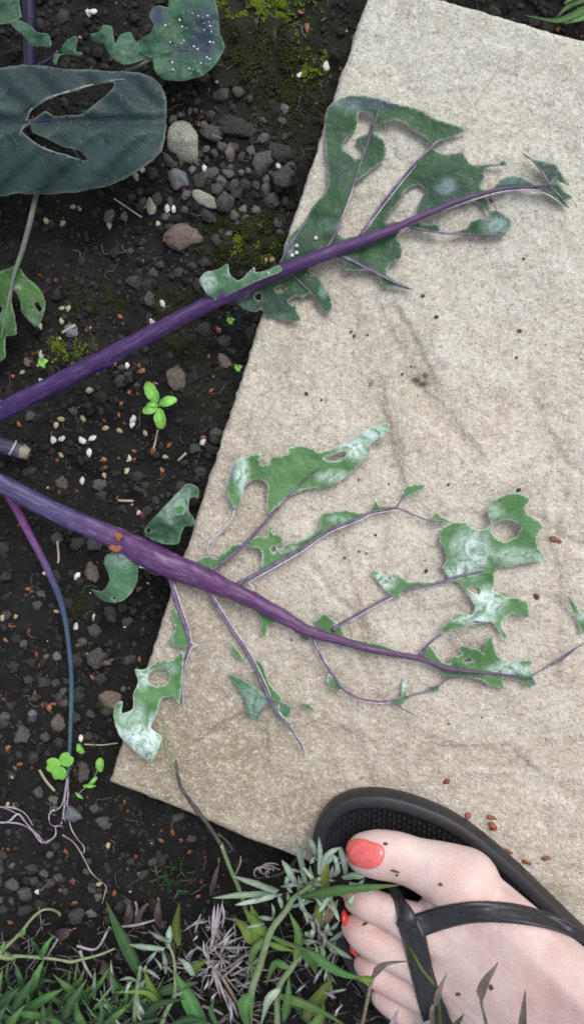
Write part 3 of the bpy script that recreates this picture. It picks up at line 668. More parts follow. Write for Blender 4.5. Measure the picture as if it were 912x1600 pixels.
# ---------------- big dark leaf at the top left
rd = thing('dark_leaf', 'large dark blue green oval leaf with two long torn slits', 'leaf', P(0, 195, 0.0))
Dout = [(-90, 150), (-50, 112), (0, 106), (30, 102), (74, 103), (89, 106), (124, 109), (148, 109), (178, 110), (207, 112), (237, 120), (252, 134), (259, 155), (260, 185), (258, 210), (252, 235), (231, 256), (204, 273), (178, 287), (142, 296), (104, 302), (59, 303), (30, 302), (0, 306), (-50, 296), (-90, 250)]
Dh1 = [(43, 186), (47, 173), (74, 155), (104, 145), (142, 134), (175, 127), (178, 134), (166, 149), (151, 160), (133, 176), (112, 180), (86, 182), (71, 173), (52, 185)]
Dh2 = [(33, 204), (47, 194), (52, 207), (74, 217), (95, 228), (124, 235), (138, 250), (127, 250), (104, 241), (89, 238), (65, 229), (44, 214)]
def dz(x, y):
    z = -.006*((y-200)/100.)**2 - .004*max(0, (x-180)/80)**2
    z -= .003*math.exp(-((y-190)/10.)**2)
    return z + .0016*math.sin((x*.9+abs(y-190)*.9)*.10)*min(1, abs(y-190)/30.)
zD = zfield(.018, .0022, 21, dz, .012)
blade('blade', Dout, [Dh1, Dh2], zD, [M['leafD'], M['rim']], rd, 5, 1.3, seed=31, bloom=[(185, 178, 5, 5, .7), (137, 235, 8, 6, .6), (150, 245, 40, 20, .25), (220, 240, 30, 20, .3)], tint=[(60, 130, 80, 26, .35), (210, 140, 50, 30, .5), (60, 192, 100, 4, .9)])
veins(rd, [[(-90, 192, 6), (0, 192, 4.5), (45, 190, 3.5), (90, 187, 2.5), (140, 183, 1.8), (200, 178, 1)]], zD, M['dstem'], -.0002, 'midrib')
veins(rd, [[(44, 185, 2), (49, 172, 3), (75, 154, 3.4), (104, 144, 3), (142, 133, 2.6), (175, 126, 1.8), (195, 124, 1)], [(34, 205, 1.2), (44, 215, 1.2), (65, 230, 1.3), (89, 239, 1.8), (104, 242, 1), (127, 251, 1)]], zD, M['edged'], .0002, 'pale_edge')

for k, (x0, sgn, x1) in enumerate([(-30, -1, 30), (20, -1, 85), (75, 1, 150), (120, 1, 205), (0, 1, 60), (150, -1, 215), (165, 1, 240), (-40, 1, 15)]):
    ye = 190+sgn*(78 if sgn < 0 else 96)*(1 if x1 < 180 else .62)
    pts = [(x0+(x1-x0)*t, 190+(ye-190)*t**1.25, 2.0*(1-t)+.7) for t in (0.02, .25, .5, .75, .95)]
    if any(inside(Dh1, p[0], p[1]) or inside(Dh2, p[0], p[1]) for p in pts): continue
    veins(rd, [pts], zD, M['veinD'], -.0001)
# ---------------- small notched leaf below it
re_ = thing('notched_leaf', 'small mid green notched leaf hanging on a thin grey stalk', 'leaf', P(30, 430, SOIL))
zE = zfield(-.004, .0025, 33, lambda x, y: -.004*((x-20)/45.)**2)
tube_px('stalk', [(66, 270, .006, 9), (58, 300, .004, 9), (48, 345, .002, 9), (36, 390, -.001, 8.5), (24, 425, -.003, 7), (17, 455, -.0035, 5), (10, 490, -.004, 3), (2, 530, -.004, 2)], M['stalkG'], re_, 8, 6)
blade('blade', [(22, 416), (32, 420), (42, 433), (63, 451), (71, 475), (68, 493), (58, 511), (45, 501), (34, 488), (32, 470), (21, 452), (18, 470), (22, 490), (26, 522), (10, 525), (8, 545), (8, 559), (-6, 566), (-30, 540), (-34, 460), (0, 425), (13, 420)], [[(53, 475), (58, 471), (67, 483), (62, 488)], [(-4, 478), (4, 480), (3, 488), (-4, 491)]], zE, [M['leafN'], M['rim']], re_, 4, .8, seed=35, bloom=[(27, 450, 8, 6, .8), (50, 500, 20, 10, .3), (10, 500, 10, 14, .3)])

# ---------------- round mottled leaf at the top
rf = thing('mottled_leaf', 'rounded green and violet leaf with white specks and curled ragged lobe', 'leaf', P(235, 93, SOIL))
zF = zfield(.004, .004, 41, lambda x, y: .006*math.exp(-((x-165)/30.)**2), .022)
blade('blade', [(268, -25), (264, 0), (262, 12), (248, 8), (238, 14), (233, 26), (240, 38), (236, 50), (224, 59), (213, 65), (205, 51), (196, 50), (186, 56), (180, 70), (177, 56), (176, 43), (162, 39), (154, 51), (142, 53), (146, 65), (162, 67), (170, 83), (193, 101), (221, 95), (239, 91), (241, 108), (247, 118), (257, 124), (288, 126), (316, 118), (332, 104), (343, 91), (351, 71), (343, 51), (341, 24), (336, 0), (332, -25)], [], zF, [M['leafF'], M['rim']], rf, 4, .9, seed=43,
      bloom=[(200, 70, 16, 14, .25)], tint=[(320, 50, 26, 50, 1.0), (290, 80, 30, 20, .6), (245, 25, 16, 20, 1.0), (300, 20, 20, 20, .4)])
tube_px('stalk', [(250, 86, .004, 6), (228, 97, .002, 6), (205, 108, .001, 6), (180, 118, -.002, 6)], M['stalkG'], rf, 8, 5)
veins(rf, [[(238, 91, 2.2), (262, 68, 1.9), (290, 45, 1.5), (318, 35, 0.7)], [(240, 91, 1.9), (275, 95, 1.5), (315, 98, 0.6)], [(236, 90, 1.9), (215, 80, 1.2), (190, 75, 0.6)], [(262, 68, 1.2), (285, 78, 0.9), (325, 75, 0.6)], [(262, 68, 1.2), (268, 40, 0.9), (285, 10, 0.6)]], zF, M['veinF'], .0000, 'vein')
M['speck'] = plain('white_speck', (0.62, 0.62, 0.62), (0.75, 0.75, 0.75), .4, 500, 0)
vs2, fs2 = [], []
for k in range(46):
    x = random.gauss(312, 24); y = random.uniform(12, 116)
    if not (252 < x < 334) or math.hypot((x-296)/52, (y-64)/62) > .9: continue
    c = P(x, y, zF(x, y)+.0003); r = random.uniform(.0004, .0011); a = random.uniform(0, 3)
    b0 = len(vs2)
    for q in ((1, 0, 0), (-1, 0, 0), (0, .6, 0), (0, -.6, 0), (0, 0, .6), (0, 0, -.6)):
        vs2.append((c.x+r*(q[0]*math.cos(a)-q[1]*math.sin(a)), c.y+r*(q[0]*math.sin(a)+q[1]*math.cos(a)), c.z+r*q[2]))
    for f in ((0, 2, 4), (2, 1, 4), (1, 3, 4), (3, 0, 4), (2, 0, 5), (1, 2, 5), (3, 1, 5), (0, 3, 5)): fs2.append(tuple(b0+i for i in f))
o = mesh('white_specks', vs2, fs2, M['speck'], rf); o['kind'] = 'stuff'

# ---------------- corner leaf and stem at the very top left
rg = thing('curled_leaf', 'pale teal curled leaf ends with a thick dark violet stem behind', 'leaf', P(20, 20, SOIL))
zG = zfield(.012, .004, 51, None, .03)
tube_px('stem', [(44, -40, .002, 22), (46, 20, -.002, 21), (46, 70, -.006, 20), (48, 130, -.010, 20)], M['dstem'], rg, 12, 5)
tube_px('side_stem', [(50, 108, -.006, 7), (75, 95, -.004, 6), (92, 80, -.002, 5)], M['dstem'], rg, 8, 4)
mG = [M['leafF'], M['rim']]
blade('blade', [(-30, -30), (30, -30), (30, 5), (34, 26), (20, 36), (0, 38), (-30, 40)], [], zG, mG, rg, 4, .8, seed=52)
blade('curled_tip', [(14, 32), (28, 31), (45, 38), (60, 51), (75, 52), (80, 65), (77, 74), (66, 72), (50, 70), (40, 58), (22, 43)], [], zfield(.018, .003, 53, None, .04), mG, rg, 3.4, .8, seed=53)
blade('curled_tip', [(120, 57), (105, 61), (95, 77), (98, 84), (86, 84), (83, 95), (88, 101), (92, 88), (104, 84), (113, 86), (125, 87), (128, 82), (118, 79), (121, 66)], [], zfield(.010, .003, 54, None, .04), mG, rg, 3, .7, seed=54)

# ================================================================== small plants made of pointed blades
def blade_geo(pts, zs, wpx, seg=8, shape='lance', fold=.25, tip=0.06):
    """a leaf along pixel points with heights; closed thin body with a folded mid line"""
    q = catmull([(p[0], p[1], z) for p, z in zip(pts, zs)], max(2, seg//max(1, len(pts)-1)))
    cs = [P(*c) for c in q]; n = len(cs)
    vs_, fs = [], []
    sd = random.uniform(0, 99); tw = random.uniform(-.35, .35); NA = 5
    lay = [[], []]; mid = []; tb = []
    for i, c in enumerate(cs):
        t = i/(n-1)
        if shape == 'lance': w = (min(1, .30+t*3.0))*(1-max(0, (t-.35)/.65)**1.5)+tip
        elif shape == 'round': w = math.sqrt(max(.02, 1-(2*t-1)**2))
        elif shape == 'needle': w = min(1, .55+t*2)*(1-max(0, (t-.6)/.4)**2)+.10
        else: w = 1
        hw = wpx*.5*w*PXM*(CAM_H-q[i][2])/CAM_H
        d = (cs[min(i+1, n-1)]-cs[max(i-1, 0)]).normalized()
        s_ = d.cross(Vector((0, 0, 1)))
        s_ = s_.normalized() if s_.length > .05 else Vector((1, 0, 0))
        u_ = s_.cross(d).normalized()
        a = tw*(t*2-.6)
        s_, u_ = s_*math.cos(a)+u_*math.sin(a), u_*math.cos(a)-s_*math.sin(a)
        for k in range(NA):
            x = k/(NA-1)*2-1
            e = 1+.16*noise.noise(Vector((t*7+sd, x*3, sd)))
            hgt = hw*fold*(abs(x)**1.3)*(1.4 if fold > .2 else 1) + hw*.22*noise.noise(Vector((t*5, x*1.5+sd, 3)))
            p = c+s_*hw*x*e+u_*hgt
            lay[0].append(p); lay[1].append(p-u_*.00018)
            mid.append(1-abs(x) if abs(x) < .6 else 0); tb.append(max(0, (t-.82)/.18)*(1 if math.sin(sd*7) > .1 else 0))
    for l in range(2):
        b0 = len(vs_); vs_ += lay[l]
        for i in range(n-1):
            for k in range(NA-1):
                a = b0+i*NA+k
                fs.append((a, a+NA, a+NA+1, a+1) if l else (a, a+1, a+NA+1, a+NA))
    blade_geo.mid = mid*2; blade_geo.tb = tb*2
    return vs_, fs
def bl(parent, pts, zs, w, mat, name='leaf', shape='lance', seg=8, fold=.25):
    if not hasattr(zs, '__len__'): zs = [zs]*len(pts)
    v, f = blade_geo(pts, zs, w, seg, shape, fold)
    n = len(v)
    return mesh(name, v, f, mat, parent, True, {'t': [i/n for i in range(n)], 'mid': blade_geo.mid, 'tipb': blade_geo.tb})
M['lav'] = leaf_mat('grey_green_needle', (0.15, 0.22, 0.16), (0.27, 0.35, 0.28), edge=0, rough=.55, trans=.1, veins=0.2, vscale=600, var=.3)
M['weed'] = leaf_mat('weed_green', (0.042, 0.115, 0.032), (0.085, 0.185, 0.055), edge=0, rough=.42, trans=.15, vscale=500, var=.3)
M['weedd'] = leaf_mat('weed_dark_green', (0.018, 0.058, 0.020), (0.038, 0.098, 0.034), edge=0, rough=.42, trans=.12, vscale=500, var=.3)
M['lime'] = leaf_mat('weed_lime', (0.075, 0.135, 0.022), (0.13, 0.20, 0.038), edge=0, rough=.45, trans=.15, vscale=500, var=.3)
M['palestem'] = plain('pale_green_stem', (0.14, 0.21, 0.09), (0.24, 0.30, 0.17), .5, 220, .3)
M['dead'] = plain('dead_lilac_grey', (0.17, 0.155, 0.17), (0.40, 0.37, 0.39), .75, 180, .4, var=.35)
M['brown'] = plain('dead_brown_leaf', (0.040, 0.031, 0.029), (0.105, 0.082, 0.072), .7, 160, .5)
M['browntan'] = plain('dry_grey_brown_leaf', (0.095, 0.072, 0.062), (0.19, 0.155, 0.13), .7, 160, .5)
M['tan'] = plain('tan_stem', (0.20, 0.16, 0.11), (0.30, 0.25, 0.17), .7, 200, .4)
M['litter'] = plain('dry_litter', (0.035, 0.030, 0.030), (0.20, 0.18, 0.17), .8, 60, .4)
M['straw'] = plain('straw', (0.30, 0.26, 0.19), (0.42, 0.37, 0.28), .7, 200, .4)

def jz(z, a=.003): return z+random.uniform(-a, a)

# -- seedling
rh = thing('seedling', 'bright green five leaved seedling growing in bare soil', 'seedling', P(248, 634, SOIL))
tube_px('stem', [(249, 640, -.020, 4), (248, 634, -.012, 4), (248, 634, -.006, 3.5)], M['palestem'], rh, 6, 3)
for p0, p1, w in [((246, 628), (228, 597), 20), ((249, 631), (276, 623), 16), ((246, 637), (223, 642), 15), ((247, 638), (253, 670), 19), ((247, 633), (230, 631), 10)]:
    bl(rh, [p0, ((p0[0]+p1[0])/2, (p0[1]+p1[1])/2), p1], [-.007, -.004, -.007], w, M['leafS'], shape='round', seg=12, fold=.18)
# -- clover
ri = thing('clover', 'lime green three leaved clover beside the thin teal stalk', 'clover', P(95, 1200, SOIL))
tube_px('stem', [(97, 1215, -.022, 2.5), (95, 1200, -.012, 2.5), (94, 1197, -.004, 2.5)], M['palestem'], ri, 6, 3)
for cx, cy, r_ in ((83, 1196, 12), (104, 1187, 11.5), (93, 1209, 11.5)):
    out = math.atan2(cy-1197, cx-94)
    hl = [(cx+r_*(1-.30*math.exp(-(th/.30)**2))*math.cos(th+out), cy+r_*(1-.30*math.exp(-(th/.30)**2))*math.sin(th+out)) for th in np.linspace(-math.pi, math.pi, 22)[:-1]]
    blade('leaflet', hl, [], zfield(-.004, .0012, cx, None, .05), [M['leafS'], M['leafS']], ri, 3.2, .2, seed=cx)
# -- round weed leaves
rj = thing('weed_sprout', 'tiny weed sprout with round lime leaf near the slab corner', 'sprout', P(140, 1215, SOIL))
tube_px('stem', [(157, 1186, -.012, 2), (150, 1210, -.016, 2.2), (138, 1226, -.018, 2.2), (120, 1243, -.02, 2)], M['palestem'], rj, 6, 5)
for (a, b, w) in [((156, 1206), (157, 1184), 14), ((131, 1177), (121, 1163), 13), ((152, 1214), (138, 1228), 7), ((150, 1228), (130, 1228), 6), ((118, 1238), (130, 1248), 6)]:
    bl(rj, [a, ((a[0]+b[0])/2, (a[1]+b[1])/2), b], [-.012, -.010, -.012], w, M['leafS'], shape='round', seg=12)
for nm, c, lab in (('sprout', (67, 567), 'tiny two leaved lime sprout beside a brown flake, under the purple stalk'), ('sprout', (360, 501), 'minute green sprout close to the slab edge below the dark leaf'), ('sprout', (372, 575), 'minute green sprout beside a tan stone at the slab edge')):
    r_ = thing(nm, lab, 'sprout', P(c[0], c[1], SOIL))
    s = 1 if c[0] < 100 else .75
    tube_px('stem', [(c[0], c[1]+3, SOIL-.002, 2), (c[0], c[1], -.014, 2)], M['palestem'], r_, 5, 2)
    for dx, dy in ((-7, -4), (7, -5), (1, 8)):
        bl(r_, [c, (c[0]+dx*s*.6, c[1]+dy*s*.6), (c[0]+dx*s, c[1]+dy*s)], [-.013, -.012, -.013], 9*s, M['leafS'], shape='round', seg=8)

# -- grey green sprig beside the toe
r1 = thing('lavender_sprig', 'grey green needle leaved sprig on a curved stem reaching to the big toe', 'plant', P(388, 1620, SOIL))
tube_px('stem', [(384, 1650, -.015, 14), (388, 1598, .004, 13), (393, 1550, .014, 12.5), (404, 1514, .020, 12.5), (417, 1471, .028, 12), (427, 1448, .031, 11), (446, 1424, .034, 10), (458, 1404, .037, 9), (478, 1390, .039, 8), (500, 1372, .042, 7)], M['palestem'], r1, 8, 5, 1, .1)
n1_ = [((432, 1395), (400, 1381), (364, 1369), 9), ((435, 1392), (412, 1385), (390, 1375), 9), ((430, 1398), (380, 1398), (333, 1403), 10), ((427, 1402), (395, 1408), (367, 1414), 7), ((461, 1382), (452, 1362), (440, 1344), 10), ((477, 1379), (470, 1345), (461, 1310), 9), ((495, 1345), (488, 1320), (476, 1300), 8),
       ((498, 1366), (500, 1335), (498, 1307), 7), ((469, 1384), (455, 1383), (438, 1386), 7), ((483, 1382), (497, 1382), (511, 1386), 7), ((498, 1366), (510, 1338), (530, 1324), 9), ((530, 1324), (537, 1345), (541, 1375), 9), ((505, 1352), (520, 1340), (528, 1350), 8), ((520, 1395), (508, 1410), (498, 1426), 8),
       ((515, 1400), (522, 1420), (530, 1440), 7), ((505, 1395), (528, 1395), (545, 1405), 8), ((552, 1400), (546, 1410), (540, 1412), 7), ((535, 1372), (552, 1368), (570, 1370), 10), ((485, 1360), (488, 1372), (465, 1345), 6), ((465, 1395), (470, 1410), (476, 1422), 6), ((455, 1395), (448, 1380), (452, 1365), 7), ((430, 1395), (438, 1408), (440, 1420), 7),
       ((500, 1340), (490, 1342), (484, 1350), 7), ((440, 1398), (415, 1402), (398, 1412), 6), ((545, 1380), (570, 1388), (582, 1398), 8), ((520, 1335), (527, 1355), (522, 1370), 7), ((490, 1400), (500, 1412), (502, 1424), 6), ((476, 1400), (470, 1418), (482, 1428), 5)]
for k, (a, b, c, w) in enumerate(n1_):
    z0 = .037+(a[0]-430)*.00006; bl(r1, [a, b, c], [jz(z0), jz(z0+.005), jz(z0+.004, .005)], w, M['lav'], 'leaf', 'needle', 8, .15)
for k in range(34):
    x = random.gauss(478, 34); y = random.gauss(1392, 20)-(x-478)*.35; a = random.uniform(0, 6.28); Lk = random.uniform(14, 34); z0 = random.uniform(.020, .036)
    bl(r1, [(x, y), (x+math.cos(a)*Lk*.5+random.uniform(-3, 3), y+math.sin(a)*Lk*.5), (x+math.cos(a)*Lk, y+math.sin(a)*Lk)], [z0, z0+.004, jz(z0+.002)], random.uniform(3.5, 6.5), M['lav'], 'leaf', 'needle', 6, .15)
bl(r1, [(470, 1402), (520, 1391), (570, 1386), (623, 1383)], [.040, .052, .058, .058], 17, M['weed'], 'leaf', seg=12)
for a, b, c, w in [((505, 1400), (507, 1365), (512, 1335), 17), ((500, 1440), (497, 1420), (500, 1400), 14)]:
    bl(r1, [a, b, c], [.036, .038, .037], w, M['lime'], 'leaf')
for a, b, w in [((418, 1469), (380, 1418), 24), ((410, 1480), (391, 1411), 22), ((405, 1478), (366, 1434), 22), ((412, 1472), (411, 1445), 14)]:
    bl(r1, [a, ((a[0]+b[0])/2+3, (a[1]+b[1])/2), b], [.024, .026, .020], w, M['lime'], 'leaf')
bl(r1, [(412, 1466), (395, 1490), (393, 1532)], [.027, .030, .022], 12, M['weed'], 'leaf')
bl(r1, [(418, 1473), (440, 1480), (462, 1487)], [.028, .030, .026], 11, M['lime'], 'leaf')
bl(r1, [(422, 1462), (455, 1476), (492, 1487)], [.029, .031, .028], 9, M['weed'], 'leaf')
bl(r1, [(393, 1552), (383, 1575), (392, 1620)], [.014, .018, .012], 24, M['weed'], 'leaf')

r2 = thing('weed', 'branching green weed with long leaf touching the toes of the foot', 'plant', P(433, 1620, SOIL))
tube_px('stem', [(433, 1650, -.012, 12), (433, 1598, .004, 11), (435, 1545, .012, 11), (454, 1514, .018, 10), (469, 1493, .022, 8), (480, 1482, .024, 6)], M['palestem'], r2, 8, 5, 1, .1)
for pts, zs, w, m in [([(461, 1500), (467, 1458), (451, 1424)], [.022, .030, .034], 15, 'weed'), ([(477, 1482), (510, 1505), (540, 1522), (578, 1530)], [.026, .034, .038, .036], 17, 'weed'), ([(472, 1484), (488, 1500), (493, 1523)], [.024, .026, .020], 20, 'weed'), ([(430, 1553), (488, 1572), (540, 1602)], [.014, .022, .020], 16, 'weed'),
                      ([(477, 1590), (498, 1558), (520, 1527)], [.010, .018, .016], 24, 'lime'), ([(443, 1595), (450, 1560), (451, 1525)], [.010, .018, .016], 13, 'weed'), ([(437, 1545), (420, 1560), (408, 1600)], [.014, .016, .006], 14, 'lav'), ([(454, 1512), (430, 1505), (415, 1540)], [.018, .018, .010], 13, 'weed'), ([(485, 1600), (470, 1575), (450, 1570)], [.004, .008, .008], 15, 'weedd'), ([(470, 1620), (500, 1590), (505, 1560)], [0, .006, .006], 16, 'weed')]:
    bl(r2, pts, zs, w, M[m], 'leaf', seg=9)
r3 = thing('lavender_sprig', 'small grey sprig whose pale needles lie against the middle toes', 'plant', P(500, 1490, SOIL))
tube_px('stem', [(520, 1560, -.016, 6), (506, 1500, .004, 6), (500, 1470, .016, 6), (496, 1440, .024, 5)], M['dead'], r3, 7, 5)
for a, b, w in [((515, 1470), (540, 1452), 7), ((505, 1468), (551, 1499), 8), ((507, 1476), (527, 1493), 7), ((502, 1478), (506, 1497), 7), ((505, 1462), (512, 1442), 8), ((490, 1462), (476, 1456), 9), ((495, 1480), (490, 1500), 6), ((512, 1455), (530, 1440), 6), ((488, 1475), (470, 1470), 7), ((500, 1450), (492, 1432), 7), ((508, 1452), (520, 1462), 7), ((498, 1490), (515, 1505), 6), ((484, 1470), (490, 1448), 7), ((490, 1440), (478, 1425), 6), ((493, 1436), (508, 1428), 6)]:
    z0 = .020; bl(r3, [a, ((a[0]+b[0])/2+random.uniform(-2, 2), (a[1]+b[1])/2+random.uniform(-2, 2)), b], [z0, jz(z0+.004), jz(z0+.002)], w, M['lav'], 'leaf', 'needle', 6, .15)
for k in range(46):
    x = random.gauss(498, 20); y = random.gauss(1478, 34); a = random.uniform(0, 6.28); Lk = random.uniform(12, 30); z0 = random.uniform(.004, .024)
    bl(r3, [(x, y), (x+math.cos(a)*Lk*.5+random.uniform(-3, 3), y+math.sin(a)*Lk*.5), (x+math.cos(a)*Lk, y+math.sin(a)*Lk)], [z0, z0+.004, jz(z0+.002)], random.uniform(3, 6), M[random.choice(['lav', 'lav', 'dead'])], 'leaf', 'needle', 6, .15)
for a, b, w in [((500, 1450), (515, 1415), 8), ((510, 1445), (528, 1405), 7), ((495, 1455), (480, 1430), 6)]:
    bl(r3, [a, b], [.016, .024], w, M['tan'], 'dry_leaf', 'needle', 6)

# -- dead grey lavender tuft
r4 = thing('dead_tuft', 'dry lilac grey tuft of dead needle stems between the green weeds', 'dead plant', P(335, 1500, SOIL))
for a, b, w in [((328, 1485), (341, 1412), 7), ((332, 1480), (335, 1414), 7), ((339, 1470), (349, 1404), 5), ((338, 1460), (326, 1430), 5), ((323, 1493), (370, 1454), 5), ((330, 1478), (394, 1480), 6), ((342, 1520), (394, 1482), 5), ((345, 1530), (380, 1500), 5), ((328, 1500), (352, 1470), 4), ((336, 1510), (345, 1560), 6), ((330, 1500), (366, 1595), 6), ((350, 1545), (372, 1590), 6),
                ((357, 1555), (360, 1598), 5), ((315, 1480), (290, 1500), 5), ((325, 1490), (300, 1470), 4), ((345, 1500), (390, 1520), 5), ((360, 1525), (398, 1508), 5), ((332, 1500), (325, 1545), 5), ((340, 1490), (385, 1462), 5), ((330, 1520), (352, 1500), 5), ((370, 1530), (392, 1545), 4), ((330, 1505), (318, 1470), 5), ((345, 1480), (372, 1440), 4)]:
    z0 = jz(-.002, .006); m = ((a[0]+b[0])/2+random.uniform(-5, 5), (a[1]+b[1])/2+random.uniform(-5, 5))
    bl(r4, [a, m, b], [z0, z0+.006, jz(z0+.003, .006)], w*.68, M['dead'], 'dry_needle', 'needle', 7, .2)
for k in range(90):
    x = random.gauss(350, 30); y = random.gauss(1500, 28); a = random.uniform(0, 6.28); Lk = random.uniform(14, 44)
    z0 = jz(-.006, .007)
    bl(r4, [(x, y), (x+math.cos(a)*Lk*.5+random.uniform(-4, 4), y+math.sin(a)*Lk*.5), (x+math.cos(a)*Lk, y+math.sin(a)*Lk)], [z0, z0+.005, z0+random.uniform(-.003, .006)], random.uniform(1.8, 4), M['dead'], 'dry_needle', 'needle', 5, .2)

# -- grey green shoot in the middle of the bottom
r5 = thing('grey_shoot', 'blue grey leaved shoot among brown dead leaves near the frame bottom', 'plant', P(215, 1590, SOIL))
tube_px('stem', [(208, 1640, -.014, 10), (210, 1598, .0, 9), (213, 1560, .008, 9), (217, 1527, .012, 7), (220, 1510, .014, 6)], M['palestem'], r5, 8, 5)
tube_px('stem', [(244, 1640, -.012, 9), (254, 1596, .0, 9), (264, 1572, .006, 8), (274, 1550, .010, 8), (272, 1500, .014, 5), (263, 1475, .016, 4)], M['palestem'], r5, 8, 5)
for pts, w, m in [([(257, 1483), (230, 1480), (202, 1476)], 14, 'lav'), ([(263, 1470), (248, 1464), (230, 1453)], 12, 'lav'), ([(262, 1482), (264, 1465), (266, 1446)], 13, 'lav'), ([(252, 1482), (258, 1500), (259, 1523)], 10, 'lav'), ([(250, 1484), (240, 1492), (230, 1506)], 7, 'lav'), ([(302, 1524), (292, 1508), (277, 1496)], 16, 'lav'),
                  ([(215, 1512), (235, 1518), (250, 1530)], 8, 'lav'), ([(212, 1530), (202, 1538), (197, 1552)], 7, 'lav'), ([(215, 1560), (220, 1575), (225, 1585)], 6, 'lav'), ([(232, 1500), (228, 1510), (224, 1520)], 5, 'lav'), ([(240, 1495), (250, 1508), (252, 1516)], 6, 'lav'), ([(218, 1535), (202, 1528), (186, 1532)], 7, 'lav'), ([(270, 1520), (262, 1512), (250, 1512)], 7, 'lav'), ([(276, 1545), (285, 1550), (268, 1558)], 7, 'lav')]:
    z0 = jz(.014, .004); bl(r5, pts, [z0, z0+.006, jz(z0+.003)], w*.72, M[m], 'leaf', 'needle', 7, .15)
r6 = thing('grass_weed', 'long pointed green blade rising from the weeds towards bare soil', 'plant', P(240, 1590, SOIL))
for pts, w, m in [([(222, 1530), (200, 1478), (182, 1440), (166, 1407)], 23, 'weedd'), ([(280, 1478), (276, 1445), (281, 1410)], 15, 'lime'), ([(252, 1568), (238, 1545), (226, 1515)], 18, 'lime'), ([(320, 1610), (298, 1565), (274, 1520)], 28, 'weed'), ([(245, 1552), (280, 1540), (310, 1535)], 18, 'weedd'), ([(165, 1600), (185, 1580), (206, 1566)], 12, 'weed'),
                  ([(300, 1520), (308, 1508), (325, 1500)], 14, 'lime'), ([(255, 1575), (230, 1550), (175, 1550)], 12, 'lime'), ([(225, 1600), (245, 1570), (290, 1560)], 14, 'weedd'), ([(260, 1605), (300, 1592), (330, 1600)], 14, 'weedd'), ([(180, 1610), (215, 1600), (260, 1590)], 12, 'weedd'), ([(345, 1610), (330, 1580), (335, 1560)], 9, 'weedd')]:
    n = len(pts); bl(r6, pts, [jz(.004+.010*i/(n-1), .002) for i in range(n)], w, M[m], 'leaf', seg=10)
# -- dead brown leaves
for k, (pts, w, lab) in enumerate([([(257, 1451), (250, 1428), (247, 1402)], 22, 'brown pointed dead leaf lying beside the lime green blade'), ([(265, 1508), (268, 1490), (271, 1472)], 16, 'brown dead leaf hanging under the blue grey leaves'), ([(160, 1500), (172, 1515), (186, 1540)], 34, 'broad dark brown dead leaf behind the grass weed'), ([(196, 1440), (200, 1425), (204, 1408)], 24, 'dark crumpled dead leaf on the soil by the long blade'),
                               ([(90, 1460), (104, 1455), (120, 1450)], 30, 'dull brown crumpled leaf above the creeping stem'), ([(470, 1330), (440, 1365), (400, 1372)], 9, 'thin dry brown leaf under the slab edge by the sprig'), ([(330, 1400), (338, 1370), (342, 1340)], 14, 'dark dead leaf standing by the twig at the slab edge'), ([(225, 1450), (218, 1432), (232, 1412)], 22, 'curled grey brown leaf remnant behind the blue grey leaves')]):
    r_ = thing('dead_leaf', lab, 'dead leaf', P(pts[0][0], pts[0][1], SOIL))
    zz = [-.012, -.006, -.010] if k < 5 else [-.016, -.012, -.014]
    bl(r_, [(p[0]+random.uniform(-3, 3), p[1]+random.uniform(-2, 2)) for p in pts], zz, w*.62, M['brown'], 'blade', seg=12, fold=.6)
    tube_px('midrib', [(p[0], p[1], z-.0004, 2) for p, z in zip(pts, zz)], M['tan'], r_, 5, 4)

# -- leafy weed clump at the bottom left
r7 = thing('weed_clump', 'dense clump of broad dark green pointed leaves at the bed edge', 'plant', P(60, 1600, SOIL))
W = [([(64, 1490), (56, 1475), (42, 1460)], 12, 'weedd', .006), ([(64, 1497), (72, 1480), (83, 1462)], 13, 'weed', .008), ([(36, 1548), (33, 1528), (25, 1507)], 15, 'weedd', .004), ([(20, 1582), (38, 1550), (60, 1517)], 18, 'weedd', .014), ([(48, 1550), (58, 1525), (69, 1500)], 18, 'weed', .012), ([(128, 1555), (106, 1538), (82, 1521)], 20, 'weed', .008),
     ([(98, 1595), (115, 1562), (136, 1530)], 21, 'weedd', .013), ([(40, 1580), (68, 1560), (100, 1545)], 20, 'weed', .016), ([(138, 1610), (128, 1590), (121, 1568)], 21, 'weed', .014), ([(-6, 1572), (14, 1556), (32, 1542)], 23, 'weedd', .008), ([(0, 1550), (1, 1532), (5, 1514)], 15, 'weed', .004), ([(80, 1587), (50, 1582), (18, 1584)], 20, 'weed', .012), ([(165, 1600), (182, 1586), (202, 1571)], 14, 'weed', .010),
     ([(10, 1612), (22, 1592), (40, 1570)], 18, 'weed', .018), ([(60, 1618), (70, 1592), (66, 1560)], 18, 'weedd', .014), ([(110, 1615), (90, 1595), (62, 1590)], 16, 'weedd', .016), ([(150, 1612), (160, 1585), (158, 1555)], 13, 'weedd', .004), ([(-10, 1605), (0, 1590), (12, 1570)], 18, 'weedd', .012), ([(85, 1612), (112, 1600), (145, 1595)], 14, 'weedd', .010), ([(60, 1545), (70, 1530), (90, 1535)], 12, 'weedd', .006), ([(20, 1545), (12, 1525), (14, 1500)], 10, 'weedd', .002), ([(110, 1570), (88, 1560), (70, 1540)], 14, 'weedd', .004)]
for pts, w, m, z0 in W:
    bl(r7, pts, [z0-.004, z0+.004, z0+.001], w*.8, M[m], 'leaf', seg=10, fold=.4)
